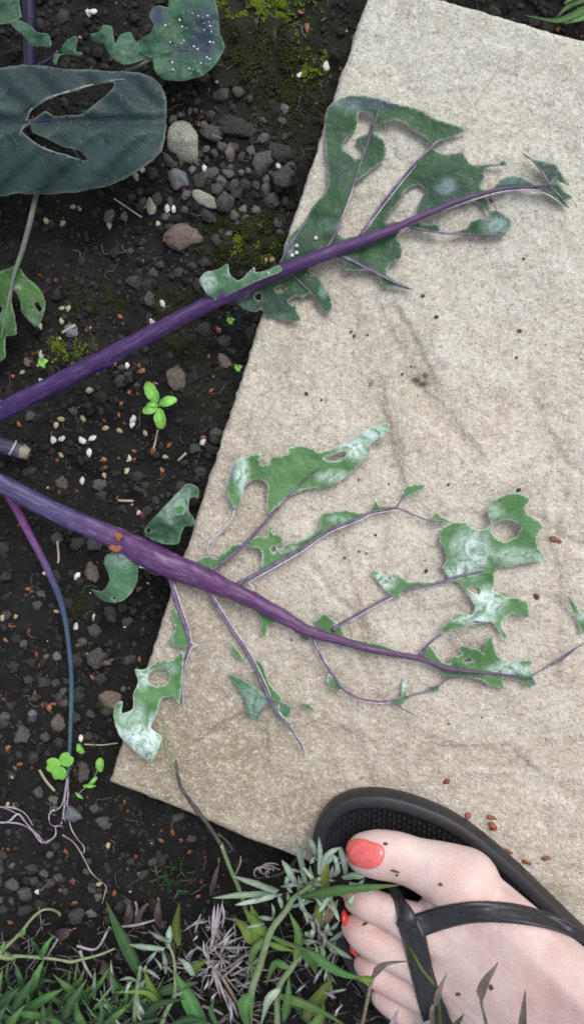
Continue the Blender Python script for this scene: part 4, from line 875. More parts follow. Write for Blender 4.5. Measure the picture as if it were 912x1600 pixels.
for k in range(110):
    x = random.uniform(-20, 250); y = random.uniform(1550, 1640); a = random.uniform(-2.7, -.4); Lk = random.uniform(30, 60); z0 = random.uniform(-.012, .004)
    bl(r7, [(x, y), (x+math.cos(a)*Lk*.5, y+math.sin(a)*Lk*.5+3), (x+math.cos(a)*Lk, y+math.sin(a)*Lk)], [z0, z0+.005, z0+.003], random.uniform(4, 11), M[random.choice(['weedd', 'weedd', 'weed', 'lav'])], 'leaf', seg=8, fold=.4)
r8 = thing('creeping_stem', 'thin pale creeping stem looping over the dark soil', 'plant', P(0, 1492, SOIL))
tube_px('stem', [(-10, 1496, .002, 9), (0, 1488, .002, 9), (15, 1475, .002, 7), (35, 1455, .003, 6), (48, 1438, .003, 5), (65, 1423, .002, 4.5), (80, 1421, -.002, 4), (92, 1426, -.007, 5), (94, 1430, -.009, 6)], M['palestem'], r8, 7, 5, 1, .2)
tube_px('stem', [(-10, 1493, .003, 10), (14, 1496, .003, 9), (30, 1494, .003, 6), (70, 1497, .003, 6), (95, 1500, .002, 5), (110, 1503, .001, 6), (125, 1500, 0, 5), (155, 1492, -.002, 4), (180, 1482, -.006, 3.5)], M['palestem'], r8, 7, 5, 1, .35)
for pts, w in [([(28, 1463), (38, 1456), (40, 1448)], 10), ([(8, 1488), (16, 1496), (24, 1499)], 12), ([(0, 1486), (6, 1478), (8, 1470)], 8)]:
    bl(r8, pts, [.003, .004, .003], w, M['weed'], 'leaf', seg=6)

# -- dry stalks in the bottom litter
for k, (pts, w, lab) in enumerate([([(158, 1548), (160, 1580), (160, 1620)], 3.5, 'upright pale dry stalk among the dark weed leaves'), ([(125, 1485), (134, 1510), (146, 1530)], 6, 'short pale forked dry stem at the creeping stem end'), ([(120, 1478), (150, 1483), (168, 1455), (172, 1448)], 5, 'bent dry stalk leaning on the long green blade'), ([(90, 1468), (82, 1482), (74, 1494)], 4, 'little cream dry stem beside the leaf tip'),
                               ([(190, 1448), (215, 1445), (245, 1437)], 5, 'grey dry stalk lying behind the blue grey leaves'), ([(212, 1430), (214, 1420), (212, 1409)], 5, 'stubby white dry stem by the crumpled leaf'), ([(160, 1590), (172, 1568), (195, 1562)], 4, 'arched pale dry stalk over the weed base'), ([(318, 1500), (345, 1525), (378, 1580)], 7, 'slanting tan dry stem through the dead tuft'), ([(316, 1572), (335, 1578), (348, 1585)], 5, 'pale dry stick at the foot of the dead tuft')]):
    r_ = tube_px('dry_stalk', [(p[0], p[1], -.006+.004*math.sin(k+i), w*(1-.25*i/len(pts))) for i, p in enumerate(pts)], M['dead'] if k != 7 else M['tan'], None, 6, 5, .8, .4, k)
    tag(r_, lab, 'stalk', None)

vs2, fs2 = [], []
for k in range(420):
    x = random.uniform(-20, 580); y = random.uniform(1440, 1650)
    if y < 1480+.0*x and random.random() < .5: continue
    a = random.uniform(0, 6.28); Lk = random.uniform(10, 42); z0 = random.uniform(-.020, -.008)
    q = catmull([(x, y, z0), (x+math.cos(a)*Lk*.5+random.uniform(-4, 4), y+math.sin(a)*Lk*.5+random.uniform(-4, 4), z0+random.uniform(0, .006)), (x+math.cos(a)*Lk, y+math.sin(a)*Lk, z0+random.uniform(-.002, .005))], 3)
    v, f, t_ = tube_geo([P(*c) for c in q], [random.uniform(.0003, .0008)*(1-.5*i/len(q)) for i in range(len(q))], 4)
    b0 = len(vs2); vs2 += v; fs2 += [tuple(b0+i for i in g) for g in f]
tag(mesh('plant_litter', vs2, fs2, M['litter'], None), 'fine dry litter of stems under the weeds', 'litter', None, 'stuff')
# -- plants in front of the foot
r9 = thing('brown_weed', 'withered brown leaf curling from a tan stem over the little toes', 'plant', P(562, 1620, 0))
tube_px('stem', [(556, 1640, -.010, 6), (566, 1598, .030, 6), (573, 1565, .052, 6), (579, 1537, .062, 6), (583, 1525, .064, 7)], M['tan'], r9, 7, 5)
bl(r9, [(582, 1528), (592, 1512), (608, 1504), (642, 1502)], [.064, .069, .070, .066], 11, M['browntan'], 'leaf', seg=12)
bl(r9, [(583, 1531), (572, 1530), (560, 1532)], [.064, .066, .064], 14, M['lime'], 'leaf', seg=6)
r10 = thing('brown_weed', 'thin yellowish stalk with dry brown leaf crossing the strap', 'plant', P(684, 1640, 0))
tube_px('stem', [(690, 1660, .02, 6), (686, 1598, .070, 6), (684, 1565, .084, 5.5), (678, 1540, .088, 5), (658, 1514, .086, 5), (648, 1495, .083, 4.5), (638, 1480, .078, 4)], M['lime'], r10, 7, 5)
bl(r10, [(680, 1572), (685, 1548), (698, 1520)], [.084, .092, .090], 10, M['browntan'], 'leaf', seg=8)
bl(r10, [(676, 1600), (674, 1580), (680, 1562)], [.076, .084, .082], 8, M['browntan'], 'leaf', seg=6)
r11 = thing('brown_weed', 'slender curved brown leaf standing in front of the foot', 'plant', P(765, 1660, 0))
tube_px('stem', [(772, 1680, .035, 5), (759, 1600, .092, 5), (752, 1570, .100, 5), (752, 1552, .101, 5)], M['browntan'], r11, 6, 5)
bl(r11, [(752, 1562), (751, 1548), (758, 1530), (769, 1516), (778, 1503)], [.101, .103, .104, .104, .102], 14, M['browntan'], 'leaf', seg=12)
r12 = thing('brown_weed', 'straight narrow brown leaf upright before the foot', 'plant', P(812, 1680, 0))
bl(r12, [(812, 1690), (814, 1620), (817, 1580), (820, 1547)], [.045, .095, .108, .112], 13, M['browntan'], 'leaf', seg=12)
r13 = thing('green_tip', 'small fresh green leaf tip poking up before the foot', 'plant', P(705, 1640, 0))
bl(r13, [(700, 1640), (708, 1605), (724, 1585)], [.03, .066, .076], 14, M['weed'], 'leaf', seg=8)
r14 = thing('dry_litter', 'curled dry grey leaves under the strap at the foot side', 'dead leaf', P(690, 1650, 0))
for pts, w in [([(640, 1640), (660, 1605), (676, 1592)], 14), ([(690, 1640), (715, 1600), (740, 1592)], 12), ([(600, 1640), (612, 1600), (622, 1576)], 9)]:
    bl(r14, pts, [.01, .045, .052], w, M['dead'], 'dry_leaf', seg=7)

# -- twig on the slab edge
tw = thing('twig', 'thin twig, dark tipped, leaning from the weeds onto the slab corner', 'twig', P(360, 1360, SOIL))
tube_px('stem', [(384, 1420, -.016, 8), (372, 1385, -.008, 7.5), (360, 1358, -.001, 7), (345, 1318, .006, 6.5)], M['palestem'], tw, 7, 5, 1, .2)
tube_px('seed_head', [(345, 1319, .006, 6), (327, 1292, .008, 6.5), (305, 1262, .008, 7), (292, 1245, .008, 7), (281, 1225, .007, 5), (277, 1205, .0065, 4.5), (275, 1187, .006, 2)], M['brown'], tw, 7, 6, 1, .6)
tube_px('tendril', [(340, 1303, .004, 4), (352, 1312, .002, 3.5), (362, 1325, -.001, 3), (358, 1332, -.002, 2), (352, 1325, -.002, 1.5)], M['brown'], tw, 6, 6, 1, .3)
tube_px('tendril', [(366, 1370, -.006, 3), (375, 1350, -.004, 3), (376, 1338, -.004, 2)], M['tan'], tw, 6, 5)
bl(tw, [(278, 1222), (268, 1190), (260, 1165), (256, 1120)], [.004, .0035, .0035, .0035], 3.5, M['palestem'], 'side_stem', 'needle', 9)
# -- grey dry curls under the slab edge
rk = thing('dry_curl', 'tangle of pale grey dried curls under the slab edge', 'dead plant', P(405, 1360, SOIL))
for k in range(5):
    cx, cy, r_ = 408+k*5, 1362+random.uniform(-6, 5), random.uniform(10, 20)
    a0 = random.uniform(2, 4)
    tube_px('curl', [(cx+r_*math.cos(a0+i*.55), cy+r_*.6*math.sin(a0+i*.55), -.012+.002*math.sin(i), 3) for i in range(7)], M['dead'], rk, 5, 4)
# -- fine moss like tuft in the soil
rt = thing('fine_tuft', 'fine dark green threadlike tuft on bare soil below the slab corner', 'plant', P(270, 1380, SOIL))
for k in range(34):
    x = random.gauss(268, 12); y = random.gauss(1382, 12); a = random.uniform(0, 6.28); Lk = random.uniform(8, 20)
    bl(rt, [(x, y), (x+math.cos(a)*Lk, y+math.sin(a)*Lk)], [-.019, -.014], 2.6, M['weedd'], 'leaf', 'needle', 4)
tube_px('stem', [(282, 1368, -.018, 2), (283, 1350, -.015, 2), (288, 1338, -.014, 1.5)], M['weedd'], rt, 5, 4)
# -- grass at the top right
rtr = thing('grass_tuft', 'green forked grass blade behind the slab far edge', 'grass', P(905, 20, SOIL))
for pts, w in [([(940, 0), (905, 20), (870, 33), (820, 24)], 11), ([(935, -6), (890, 8), (868, 28)], 8), ([(945, 10), (910, 28), (872, 34), (845, 29)], 9), ([(930, -20), (895, -4), (880, 6)], 8)]:
    bl(rtr, pts, [-.016, -.004, -.002, -.006][:len(pts)], w, M['weed'], 'leaf', seg=10)

# ================================================================== FOOT
def ico(sub):
    bm = bmesh.new(); bmesh.ops.create_icosphere(bm, subdivisions=sub, radius=1.0)
    v = np.array([x.co[:] for x in bm.verts]); f = [tuple(q.index for q in x.verts) for x in bm.faces]
    bm.free(); return v, f
IV, IF = ico(2); IV3, IF3 = ico(3); IV1, IF1 = ico(1)
fv, ff = [], []
def ball(c, r, sq=1.0):
    b0 = len(fv)
    for v in IV3: fv.append((c[0]+v[0]*r, c[1]+v[1]*r, c[2]+v[2]*r*sq))
    for f in IF3: ff.append(tuple(b0+i for i in f))
def ball2(c, r):
    b0 = len(fv)
    for v in IV: fv.append((c[0]+v[0]*r, c[1]+v[1]*r, c[2]+v[2]*r))
    for f in IF: ff.append(tuple(b0+i for i in f))
def chain(pts, n=8, sq=1.0):
    """(px, py, z, radius_m)"""
    for q in catmull(pts, n):
        ball(P(q[0], q[1], q[2]), q[3], sq)
SOLE_T = .016
# big toe
chain([(572, 1334, .0285, .0108), (592, 1335, .0295, .0122), (620, 1339, .0300, .0124), (650, 1349, .0310, .0126), (690, 1364, .0335, .0150), (725, 1382, .0360, .0180)], 7, .95)
# lesser toes: tip, middle joint raised, root
chain([(556, 1407, .0250, .0066), (574, 1412, .0295, .0080), (600, 1422, .0320, .0082), (636, 1438, .0350, .0095), (690, 1462, .0360, .0130)], 7)
chain([(553, 1449, .0240, .0070), (571, 1463, .0290, .0088), (596, 1479, .0315, .0088), (630, 1496, .0330, .0092), (690, 1515, .0350, .0130)], 7)
chain([(571, 1506, .0230, .0066), (588, 1518, .0265, .0082), (612, 1532, .0285, .0082), (642, 1547, .0305, .0086), (700, 1562, .0320, .0125)], 7)
chain([(598, 1558, .0220, .0064), (616, 1569, .0245, .0076), (640, 1584, .0260, .0078), (668, 1602, .0285, .0086), (720, 1620, .0300, .0120)], 7)
chain([(618, 1440, .0285, .0085), (622, 1482, .0275, .0088), (638, 1530, .0260, .0088), (668, 1585, .0245, .0085)], 9)
chain([(655, 1450, .0340, .0085), (656, 1490, .0335, .0088), (670, 1535, .0310, .0090), (695, 1580, .0290, .0090)], 9)
# foot body: sections medial -> lateral
secs = [((712, 1380), (668, 1600), .046, .036), ((760, 1416), (700, 1640), .053, .040), ((806, 1456), (760, 1700), .062, .044), ((878, 1518), (830, 1760), .073, .050), ((950, 1590), (900, 1810), .087, .058), ((1030, 1675), (980, 1850), .100, .070)]
NS = 13
for s in range(len(secs)-1):
    for k in range(NS):
        t = k/NS
        m0 = np.array(secs[s][0])*(1-t)+np.array(secs[s+1][0])*t; l0 = np.array(secs[s][1])*(1-t)+np.array(secs[s+1][1])*t
        zm = secs[s][2]*(1-t)+secs[s+1][2]*t; zl = secs[s][3]*(1-t)+secs[s+1][3]*t
        for j in range(17):
            w = j/16
            prof = zm*(1-w)+zl*w + .006*math.sin(math.pi*min(1, w*1.2))
            r = .0155; q = m0*(1-w)+l0*w; z = prof-r
            while True:
                ball2(P(q[0], q[1], z), r)
                if z <= SOLE_T+r*.9 or 2 < j < 14: break
                z = max(SOLE_T+r*.85, z-.012)
    for k in range(4):
        t = k/4
        m0 = np.array(secs[s][0])*(1-t)+np.array(secs[s+1][0])*t; l0 = np.array(secs[s][1])*(1-t)+np.array(secs[s+1][1])*t
        for j in range(7):
            q = m0*(1-j/6)+l0*(j/6)
            for z in np.arange(SOLE_T+.0125, secs[s][3]-.012, .010): ball2(P(q[0], q[1], z), .0155)
# ankle, heel and lower leg (outside the picture, so the foot does not end in the air)
hc = P(1040, 1740, .05); kn = P(1075, 1770, .03)
for i in range(14):
    t = i/13
    ball((hc.x+.012*t, hc.y-.012*t, .052+.30*t), .033+.012*math.sin(math.pi*t*.9))
for i in range(6):
    t = i/5; ball((hc.x+.035*t, hc.y-.030*t, .040), .026-.001*i)
me = bpy.data.meshes.new('foot_raw'); me.from_pydata(fv, [], ff); me.update()
tmp = bpy.data.objects.new('foot_raw', me); C.objects.link(tmp)
md = tmp.modifiers.new('r', 'REMESH'); md.mode = 'VOXEL'; md.voxel_size = .0013
sm = tmp.modifiers.new('s', 'SMOOTH'); sm.factor = .5; sm.iterations = 8
dg = bpy.context.evaluated_depsgraph_get()
foot_me = bpy.data.meshes.new_from_object(tmp.evaluated_get(dg)); foot_me.name = 'foot'
bpy.data.objects.remove(tmp); bpy.data.meshes.remove(me)
def skin_mat():
    m, t, b = newmat('skin')
    n1 = noise_n(t, 55, 6, .65); n2 = noise_n(t, 900, 4, .6)
    col = mixc(t, ramp(t, n1, .36, .64), (0.665, 0.535, 0.505), (0.55, 0.39, 0.375))
    col = mixc(t, ramp(t, n2, .35, .7, 0, .18), col, (0.68, 0.57, 0.55))
    red = attr(t, 'red'); col = mixc(t, red.outputs['Fac'], col, (0.60, 0.26, 0.22))
    n5 = noise_n(t, 1500, 2, .5); col = mixc(t, ramp(t, n5, .66, .74, 0, .35), col, (0.42, 0.24, 0.20))
    t.links.new(col, b.inputs['Base Color'])
    b.inputs['Roughness'].default_value = .46; b.inputs['Specular IOR Level'].default_value = .4
    b.inputs['Subsurface Weight'].default_value = .10; b.inputs['Subsurface Radius'].default_value = (.005, .0018, .001); b.inputs['Subsurface Scale'].default_value = 1.0
    v = t.nodes.new('ShaderNodeTexVoronoi'); v.inputs['Scale'].default_value = 900; v.feature = 'DISTANCE_TO_EDGE'
    tc = t.nodes.new('ShaderNodeTexCoord'); t.links.new(tc.outputs['Object'], v.inputs['Vector'])
    bump(t, b, math_n(t, 'ADD', n2, math_n(t, 'ADD', ramp(t, v.outputs['Distance'], 0, .2), math_n(t, 'MULTIPLY', n1, 2.5))), .20, .0005)
    return m
M['skin'] = skin_mat()
M['nail'] = plain('coral_polish', (0.62, 0.10, 0.10), (0.74, 0.15, 0.14), .20, 260, .10, .9)
M['nailred'] = plain('red_polish', (0.50, 0.03, 0.03), (0.60, 0.05, 0.04), .2, 120, .1, .6)
person = thing('person', 'bare foot with coral painted toenails, worn with one black flip flop', 'person', P(900, 1600, SOLE_T))
nv = len(foot_me.vertices); co = np.empty(nv*3); foot_me.vertices.foreach_get('co', co); co = co.reshape(-1, 3)
red = np.zeros(nv)
for (x, y, z, rr, st) in [(548, 1440, .03, .012, .35), (560, 1500, .028, .012, .35), (590, 1450, .03, .010, .45), (605, 1535, .03, .012, .3), (720, 1365, .05, .012, .25), (760, 1385, .05, .012, .25), (600, 1375, .03, .012, .2), (585, 1345, .04, .012, .12), (880, 1560, .07, .03, .12), (640, 1590, .02, .015, .3)]:
    c = np.array(P(x, y, z)); d = np.linalg.norm(co-c, axis=1); red = np.maximum(red, st*np.exp(-(d/rr)**2))
a = foot_me.attributes.new('red', 'FLOAT', 'POINT'); a.data.foreach_set('value', red.astype(np.float32))
foot = link('foot', foot_me, M['skin'], person)
polys = [tuple(p.vertices) for p in foot_me.polygons]
foot_bvh = BVHTree.FromPolygons([Vector(c) for c in co], polys)
def foot_hit(px, py):
    h = foot_bvh.ray_cast(CAM, ray(px, py))
    return h[0], h[1]
# toenails lie on the toe
def nail(name, outline, off, mat, label=None):
    pts = []
    for i in range(len(outline)):
        pts.append(outline[i])
    sm_ = [tuple(p) for p in catmull(pts+[pts[0]], 3)[:-1]]
    cx = sum(p[0] for p in sm_)/len(sm_); cy = sum(p[1] for p in sm_)/len(sm_)
    rings = 6; vs_, fs = [], []
    n = len(sm_)
    for r_ in range(rings+1):
        k = r_/rings
        for (x, y) in sm_:
            qx, qy = cx+(x-cx)*k, cy+(y-cy)*k
            h, nm = foot_hit(qx, qy)
            if h is None: h, nm = P(qx, qy, .03), Vector((0, 0, 1))
            vs_.append(h+nm*(off*(1-.85*max(0, (k-.75)/.25)**2) if r_ < rings else -.0006))
    for r_ in range(rings):
        for k in range(n):
            fs.append((r_*n+k, r_*n+(k+1) % n, (r_+1)*n+(k+1) % n, (r_+1)*n+k))
    o = mesh(name, vs_, fs, mat, foot)
    if label: o['label'] = label
    return o
nail('toenail', [(539, 1328), (545, 1313), (561, 1308), (583, 1314), (600, 1322), (603, 1336), (595, 1353), (580, 1360), (558, 1356), (542, 1345)], .0011, M['nail'], 'glossy coral big toenail')
def nail_tip(px, py, z, rx, ry, rz, rot):
    c = P(px, py, z); vs_ = []
    for v in IV:
        x, y = v[0]*rx, v[1]*ry
        vs_.append((c.x+x*math.cos(rot)-y*math.sin(rot), c.y+x*math.sin(rot)+y*math.cos(rot), c.z+v[2]*rz))
    mesh('toenail', vs_, IF, M['nailred'], foot)
nail_tip(538, 1434, .026, .0018, .0042, .0042, .15); nail_tip(553, 1482, .0245, .0022, .004, .004, .5); nail_tip(540, 1398, .025, .002, .004, .004, .1); nail_tip(583, 1535, .022, .002, .0034, .003, .6)

# ---------------- flip flop
M['rubber'] = plain('black_rubber', (0.008, 0.008, 0.011), (0.017, 0.017, 0.022), .5, 300, .25, .5)
M['strap'] = plain('strap_rubber', (0.012, 0.012, 0.016), (0.024, 0.024, 0.030), .42, 420, .3, .5)
ff_root = thing('flip_flop', 'black rubber flip flop with a Y strap under the bare foot', 'flip flop', P(900, 1600, 0.0))
so = [(486, 1325), (491, 1300), (503, 1277), (521, 1259), (550, 1247), (585, 1244), (620, 1249), (660, 1261), (700, 1278), (740, 1303), (780, 1335), (820, 1371), (860, 1410), (900, 1449), (945, 1492), (1000, 1550), (1070, 1628), (1130, 1705), (1165, 1780), (1165, 1850), (1120, 1900), (1050, 1905), (980, 1870), (900, 1810), (800, 1740), (700, 1675), (620, 1615), (560, 1545), (515, 1460), (493, 1390)]
so = catmull(so+[so[0]], 4)[:-1]
sp = [P(p[0], p[1], SOLE_T) for p in so]
cx = sum((p for p in sp), Vector())/len(sp)
n = len(sp); sv2, sf2 = [], []
def ringp(off, z):
    out = []
    for i, p in enumerate(sp):
        d = (sp[(i+1) % n]-sp[i-1]); nrm = Vector((d.y, -d.x, 0)).normalized()
        if nrm.dot(p-cx) < 0: nrm = -nrm
        out.append(Vector((p.x, p.y, 0))+nrm*off+Vector((0, 0, z)))
    return out
prof = [(-.0072, SOLE_T-.0016), (-.0066, SOLE_T-.0003), (-.0058, SOLE_T), (-.0012, SOLE_T-.0002), (-.0003, SOLE_T-.0008), (0, SOLE_T-.0020), (.0004, .009), (0, .004), (-.001, .0018)]
for off, z in prof: sv2 += ringp(off, z)
for k in range(len(prof)-1):
    for i in range(n):
        a = k*n+i; b = k*n+(i+1) % n
        sf2.append((a, b, b+n, a+n))
sf2.append(tuple(range(n))); sf2.append(tuple(range((len(prof)-1)*n, len(prof)*n))[::-1])
me = bpy.data.meshes.new('sole'); me.from_pydata([tuple(v) for v in sv2], [], sf2); 
bm = bmesh.new(); bm.from_mesh(me); bmesh.ops.recalc_face_normals(bm, faces=bm.faces); bm.to_mesh(me); bm.free()
link('sole', me, M['rubber'], ff_root)
# studs of the footbed
inner = [(v.x, v.y) for v in ringp(-.0075, 0)]
vs2, fs2 = [], []
ang = R(-33); ca, sa = math.cos(ang), math.sin(ang)
for i in range(-60, 60):
    for j in range(-40, 40):
        x0 = i*.0030+(.0015 if j % 2 else 0); y0 = j*.0026
        x = cx.x+x0*ca-y0*sa; y = cx.y+x0*sa+y0*ca
        if not inside(inner, x, y): continue
        b0 = len(vs2); r_ = .00125; z = SOLE_T-.0017
        for q in ((r_, 0), (0, r_), (-r_, 0), (0, -r_)): vs2.append((x+q[0]*ca-q[1]*sa, y+q[0]*sa+q[1]*ca, z))
        for q in ((r_*.5, 0), (0, r_*.5), (-r_*.5, 0), (0, -r_*.5)): vs2.append((x+q[0]*ca-q[1]*sa, y+q[0]*sa+q[1]*ca, z+.0014))
        for k in range(4): fs2.append((b0+k, b0+(k+1) % 4, b0+4+(k+1) % 4, b0+4+k))
        fs2.append((b0+4, b0+5, b0+6, b0+7))
o = mesh('footbed_studs', vs2, fs2, M['rubber'], ff_root, False); o['kind'] = 'stuff'
# strap draped on the foot
def strap(name, pts, th=.0026, sub=8, fallback=.03):
    """pts: (px, py, width_px, extra_height)"""
    s = catmull(pts, sub); rows = []
    NA = 9
    for i, q in enumerate(s):
        a = s[max(0, i-1)]; b = s[min(len(s)-1, i+1)]
        dx, dy = b[0]-a[0], b[1]-a[1]; Ld = math.hypot(dx, dy); nx_, ny_ = -dy/Ld, dx/Ld
        row = []
        for k in range(NA):
            u = (k/(NA-1)-.5)*q[2]
            h, nm = foot_hit(q[0]+nx_*u, q[1]+ny_*u)
            row.append((h, nm, q[0]+nx_*u, q[1]+ny_*u))
        rows.append((row, q[3]))
    # relax heights so that the strap spans hollows
    zz = np.array([[r[0].z if r[0] else np.nan for r in row] for row, e in rows])
    for i in range(zz.shape[0]):
        ok = ~np.isnan(zz[i])
        if ok.any(): zz[i][~ok] = zz[i][ok].min()-.002
        else: zz[i] = zz[i-1]-.0012 if i else fallback
    for _ in range(6):
        sm_ = zz.copy()
        sm_[1:-1] = (zz[:-2]+zz[1:-1]*2+zz[2:])/4
        sm_[:, 1:-1] = (sm_[:, :-2]+sm_[:, 1:-1]*2+sm_[:, 2:])/4
        zz = np.maximum(sm_, zz-.0015)
    vs_, fs = [], []
    m = len(rows)
    for lay in (1, 0):
        for i, (row, e) in enumerate(rows):
            for k, r_ in enumerate(row):
                u = abs(k/(NA-1)-.5)*2
                ridge = (.0006 if k in (1, NA-2) else .0003 if k == NA//2 else 0)
                rnd = -.0010*max(0, (u-.7)/.3)**2
                z = zz[i, k]+e+(th+ridge+rnd if lay else -.0010)
                vs_.append(P(r_[2], r_[3], z))
    off = m*NA
    for i in range(m-1):
        for k in range(NA-1):
            a = i*NA+k
            fs.append((a, a+1, a+NA+1, a+NA)); fs.append((off+a, off+a+NA, off+a+NA+1, off+a+1))
        a = i*NA; fs.append((a, a+NA, off+a+NA, off+a)); a = i*NA+NA-1; fs.append((a+NA, a, off+a, off+a+NA))
    for k in range(NA-1):
        fs.append((k+1, k, off+k, off+k+1)); a = (m-1)*NA+k; fs.append((a, a+1, off+a+1, off+a))
    me = bpy.data.meshes.new(name); me.from_pydata([tuple(v) for v in vs_], [], fs)
    bm = bmesh.new(); bm.from_mesh(me); bmesh.ops.recalc_face_normals(bm, faces=bm.faces); bm.to_mesh(me); bm.free()
    return link(name, me, M['strap'], ff_root)
strap('strap', [(634, 1456, 40, .0004), (660, 1444, 38, 0), (700, 1432, 36, 0), (745, 1425, 34, 0), (800, 1427, 32, 0), (850, 1437, 26, 0), (885, 1450, 20, .0002), (915, 1468, 18, 0), (950, 1500, 18, 0)])
strap('strap', [(638, 1440, 36, .0008), (646, 1465, 38, .0005), (652, 1490, 36, .0002), (660, 1525, 36, 0), (670, 1560, 38, 0), (684, 1600, 42, 0), (700, 1640, 42, 0), (716, 1690, 38, 0)])
pz = foot_hit(640, 1448)[0].z
tube_px('toe_post', [(606, 1384, .018, 24), (613, 1393, .028, 28), (622, 1411, .036, 32), (632, 1432, pz+.001, 36), (640, 1448, pz+.0015, 34)], M['strap'], ff_root, 12, 5, .45)

# ================================================================== STONES, GRAINS, CRUMBS
protos = []
def stone_mesh(name, sub, seed, jag, mat):
    V, Fc = (IV, IF) if sub == 1 else (IV3, IF3)
    vs_ = []
    for v in V:
        p = Vector(v); n_ = noise.noise(p*1.1+Vector((seed*3.1, 0, 0)))*.45 + noise.noise(p*2.6+Vector((0, seed*2.3, 0)))*jag + noise.noise(p*6+Vector((0, 0, seed*1.3)))*jag*.5 + noise.noise(p*13+Vector((seed, 0, 0)))*jag*.35
        q = p*(1+n_)
        for pl in range(5):            # broken flat faces
            nd = noise.random_unit_vector() if False else Vector((math.sin(seed*1.7+pl*2.1), math.cos(seed*2.9+pl*1.3), math.sin(seed+pl*3.7))).normalized()
            ex = q.dot(nd)-(.72+.08*math.sin(seed+pl))
            if ex > 0: q = q-nd*ex*.85
        vs_.append(q)
    me = bpy.data.meshes.new(name); me.from_pydata([tuple(v) for v in vs_], [], Fc); me.materials.append(mat)
    me.polygons.foreach_set('use_smooth', [True]*len(me.polygons)); me.update(); return me
M['clod'] = plain('grey_clod', (0.038, 0.037, 0.036), (0.095, 0.092, 0.088), .85, 4, .9, .25, bdist=.0012, var=.45)
M['pebble_pale'] = plain('pale_speckled_pebble', (0.10, 0.105, 0.085), (0.40, 0.41, 0.34), .7, 9, .8, .3)
M['pebble_pink'] = plain('pinkish_stone', (0.085, 0.070, 0.062), (0.20, 0.145, 0.12), .8, 4, .7, .3, bdist=.001)
M['pebble_brown'] = plain('brown_stone', (0.070, 0.062, 0.055), (0.16, 0.135, 0.115), .8, 4, .8, .3, bdist=.001, var=.25)
M['pebble_blue'] = plain('bluish_stone', (0.075, 0.085, 0.095), (0.15, 0.165, 0.175), .6, 4, .5, .4)
M['grit'] = plain('white_grit', (0.48, 0.46, 0.42), (0.70, 0.69, 0.66), .55, 2, .3, .4, var=.2)
M['gritc'] = plain('cream_grit', (0.30, 0.25, 0.15), (0.44, 0.38, 0.25), .6, 2, .3, .4, var=.2)
M['husk'] = plain('orange_husk', (0.13, 0.035, 0.014), (0.30, 0.12, 0.055), .5, 2, .4, .4, var=.35)
M['huskb'] = plain('rust_husk', (0.16, 0.045, 0.022), (0.28, 0.10, 0.045), .5, 2, .4, .4, var=.3)
M['darkcrumb'] = plain('dark_crumb', (0.050, 0.032, 0.026), (0.11, 0.07, 0.052), .8, 2, .6, .3)
stones = {k: [stone_mesh('stone', 2, 11*i+s, j, M[k]) for i in range(6)] for s, (k, j) in enumerate([('clod', .40), ('pebble_pale', .18), ('pebble_pink', .30), ('pebble_brown', .36), ('pebble_blue', .28)])}
grains = {k: [stone_mesh('grain', 1, 7*i+s, .15 if 'grit' in k else .6, M[k]) for i in range(5)] for s, k in enumerate(['grit', 'gritc', 'husk', 'huskb', 'darkcrumb'])}
def put(name, me, px, py, rx, ry, rot, flat, label, cat, group=None, sink=.35, tilt=0.0):
    p = P(px, py, SOIL); z = surf_z(p.x, p.y)
    if on_slab(P(px, py, 0), -.001): p = P(px, py, 0); z = surf_z(p.x, p.y)
    else: p = P(px, py, z)
    o = bpy.data.objects.new(name, me); C.objects.link(o)
    rz_ = min(rx, ry)*PXM*flat
    o.location = (p.x, p.y, z+rz_*(1-sink*1.6)); o.scale = (rx*PXM, ry*PXM, rz_)
    o.rotation_euler = (random.uniform(-tilt, tilt), random.uniform(-tilt, tilt), -rot)
    return tag(o, label, cat, group)
MARKS = [((290, 250), 'beside the pale speckled pebble'), ((430, 270), 'in the gravel along the far slab edge'), ((400, 60), 'among the bright moss'), ((90, 370), 'below the dark oval leaf'), ((225, 430), 'above the straight purple stalk'), ((370, 540), 'between the purple stalk and the slab'), ((190, 600), 'left of the five leaved seedling'), ((320, 680), 'between seedling and slab edge'), ((190, 700), 'below the five leaved seedling'), ((60, 620), 'under the straight purple stalk'),
         ((90, 690), 'around the cut stalk stub'), ((120, 800), 'along the violet stalk'), ((30, 930), 'left of the thin magenta stalk'), ((170, 980), 'under the curled leaf scrap'), ((140, 1070), 'right of the thin teal stalk'), ((55, 1080), 'left of the thin teal stalk'), ((90, 1200), 'around the three leaved clover'), ((180, 1280), 'below the slab corner'), ((50, 1370), 'below the dried violet strands'), ((230, 1360), 'around the fine green tuft'), ((60, 1440), 'by the creeping stem'), ((310, 1350), 'around the twig base'), ((480, 120), 'close to the far slab edge'), ((150, 30), 'behind the dark oval leaf')]
SMARKS = [((640, 420), 'below the dark chewed leaf'), ((560, 530), 'near the slab pit'), ((820, 420), 'right of the dark chewed leaf'), ((490, 620), 'above the upper green lobe'), ((570, 850), 'between two green leaf veins'), ((700, 760), 'near the small green leaf scrap'), ((830, 900), 'beside the holed green lobe'), ((720, 1120), 'below the skeletonised leaf tip'), ((450, 1000), 'under the thick midrib'), ((760, 1290), 'beside the flip flop')]
def near(px, py, marks): return min(marks, key=lambda m: (m[0][0]-px)**2+(m[0][1]-py)**2)[1]
def size_word(r): return 'small' if r < 8.5 else 'medium' if r < 12 else 'large'
def pick(k): return random.choice(stones[k])
D = math.radians
put('pebble', stones['pebble_pale'][0], 290, 224, 33, 27, D(40), .7, 'pale speckled pebble right beside the dark oval leaf', 'pebble')
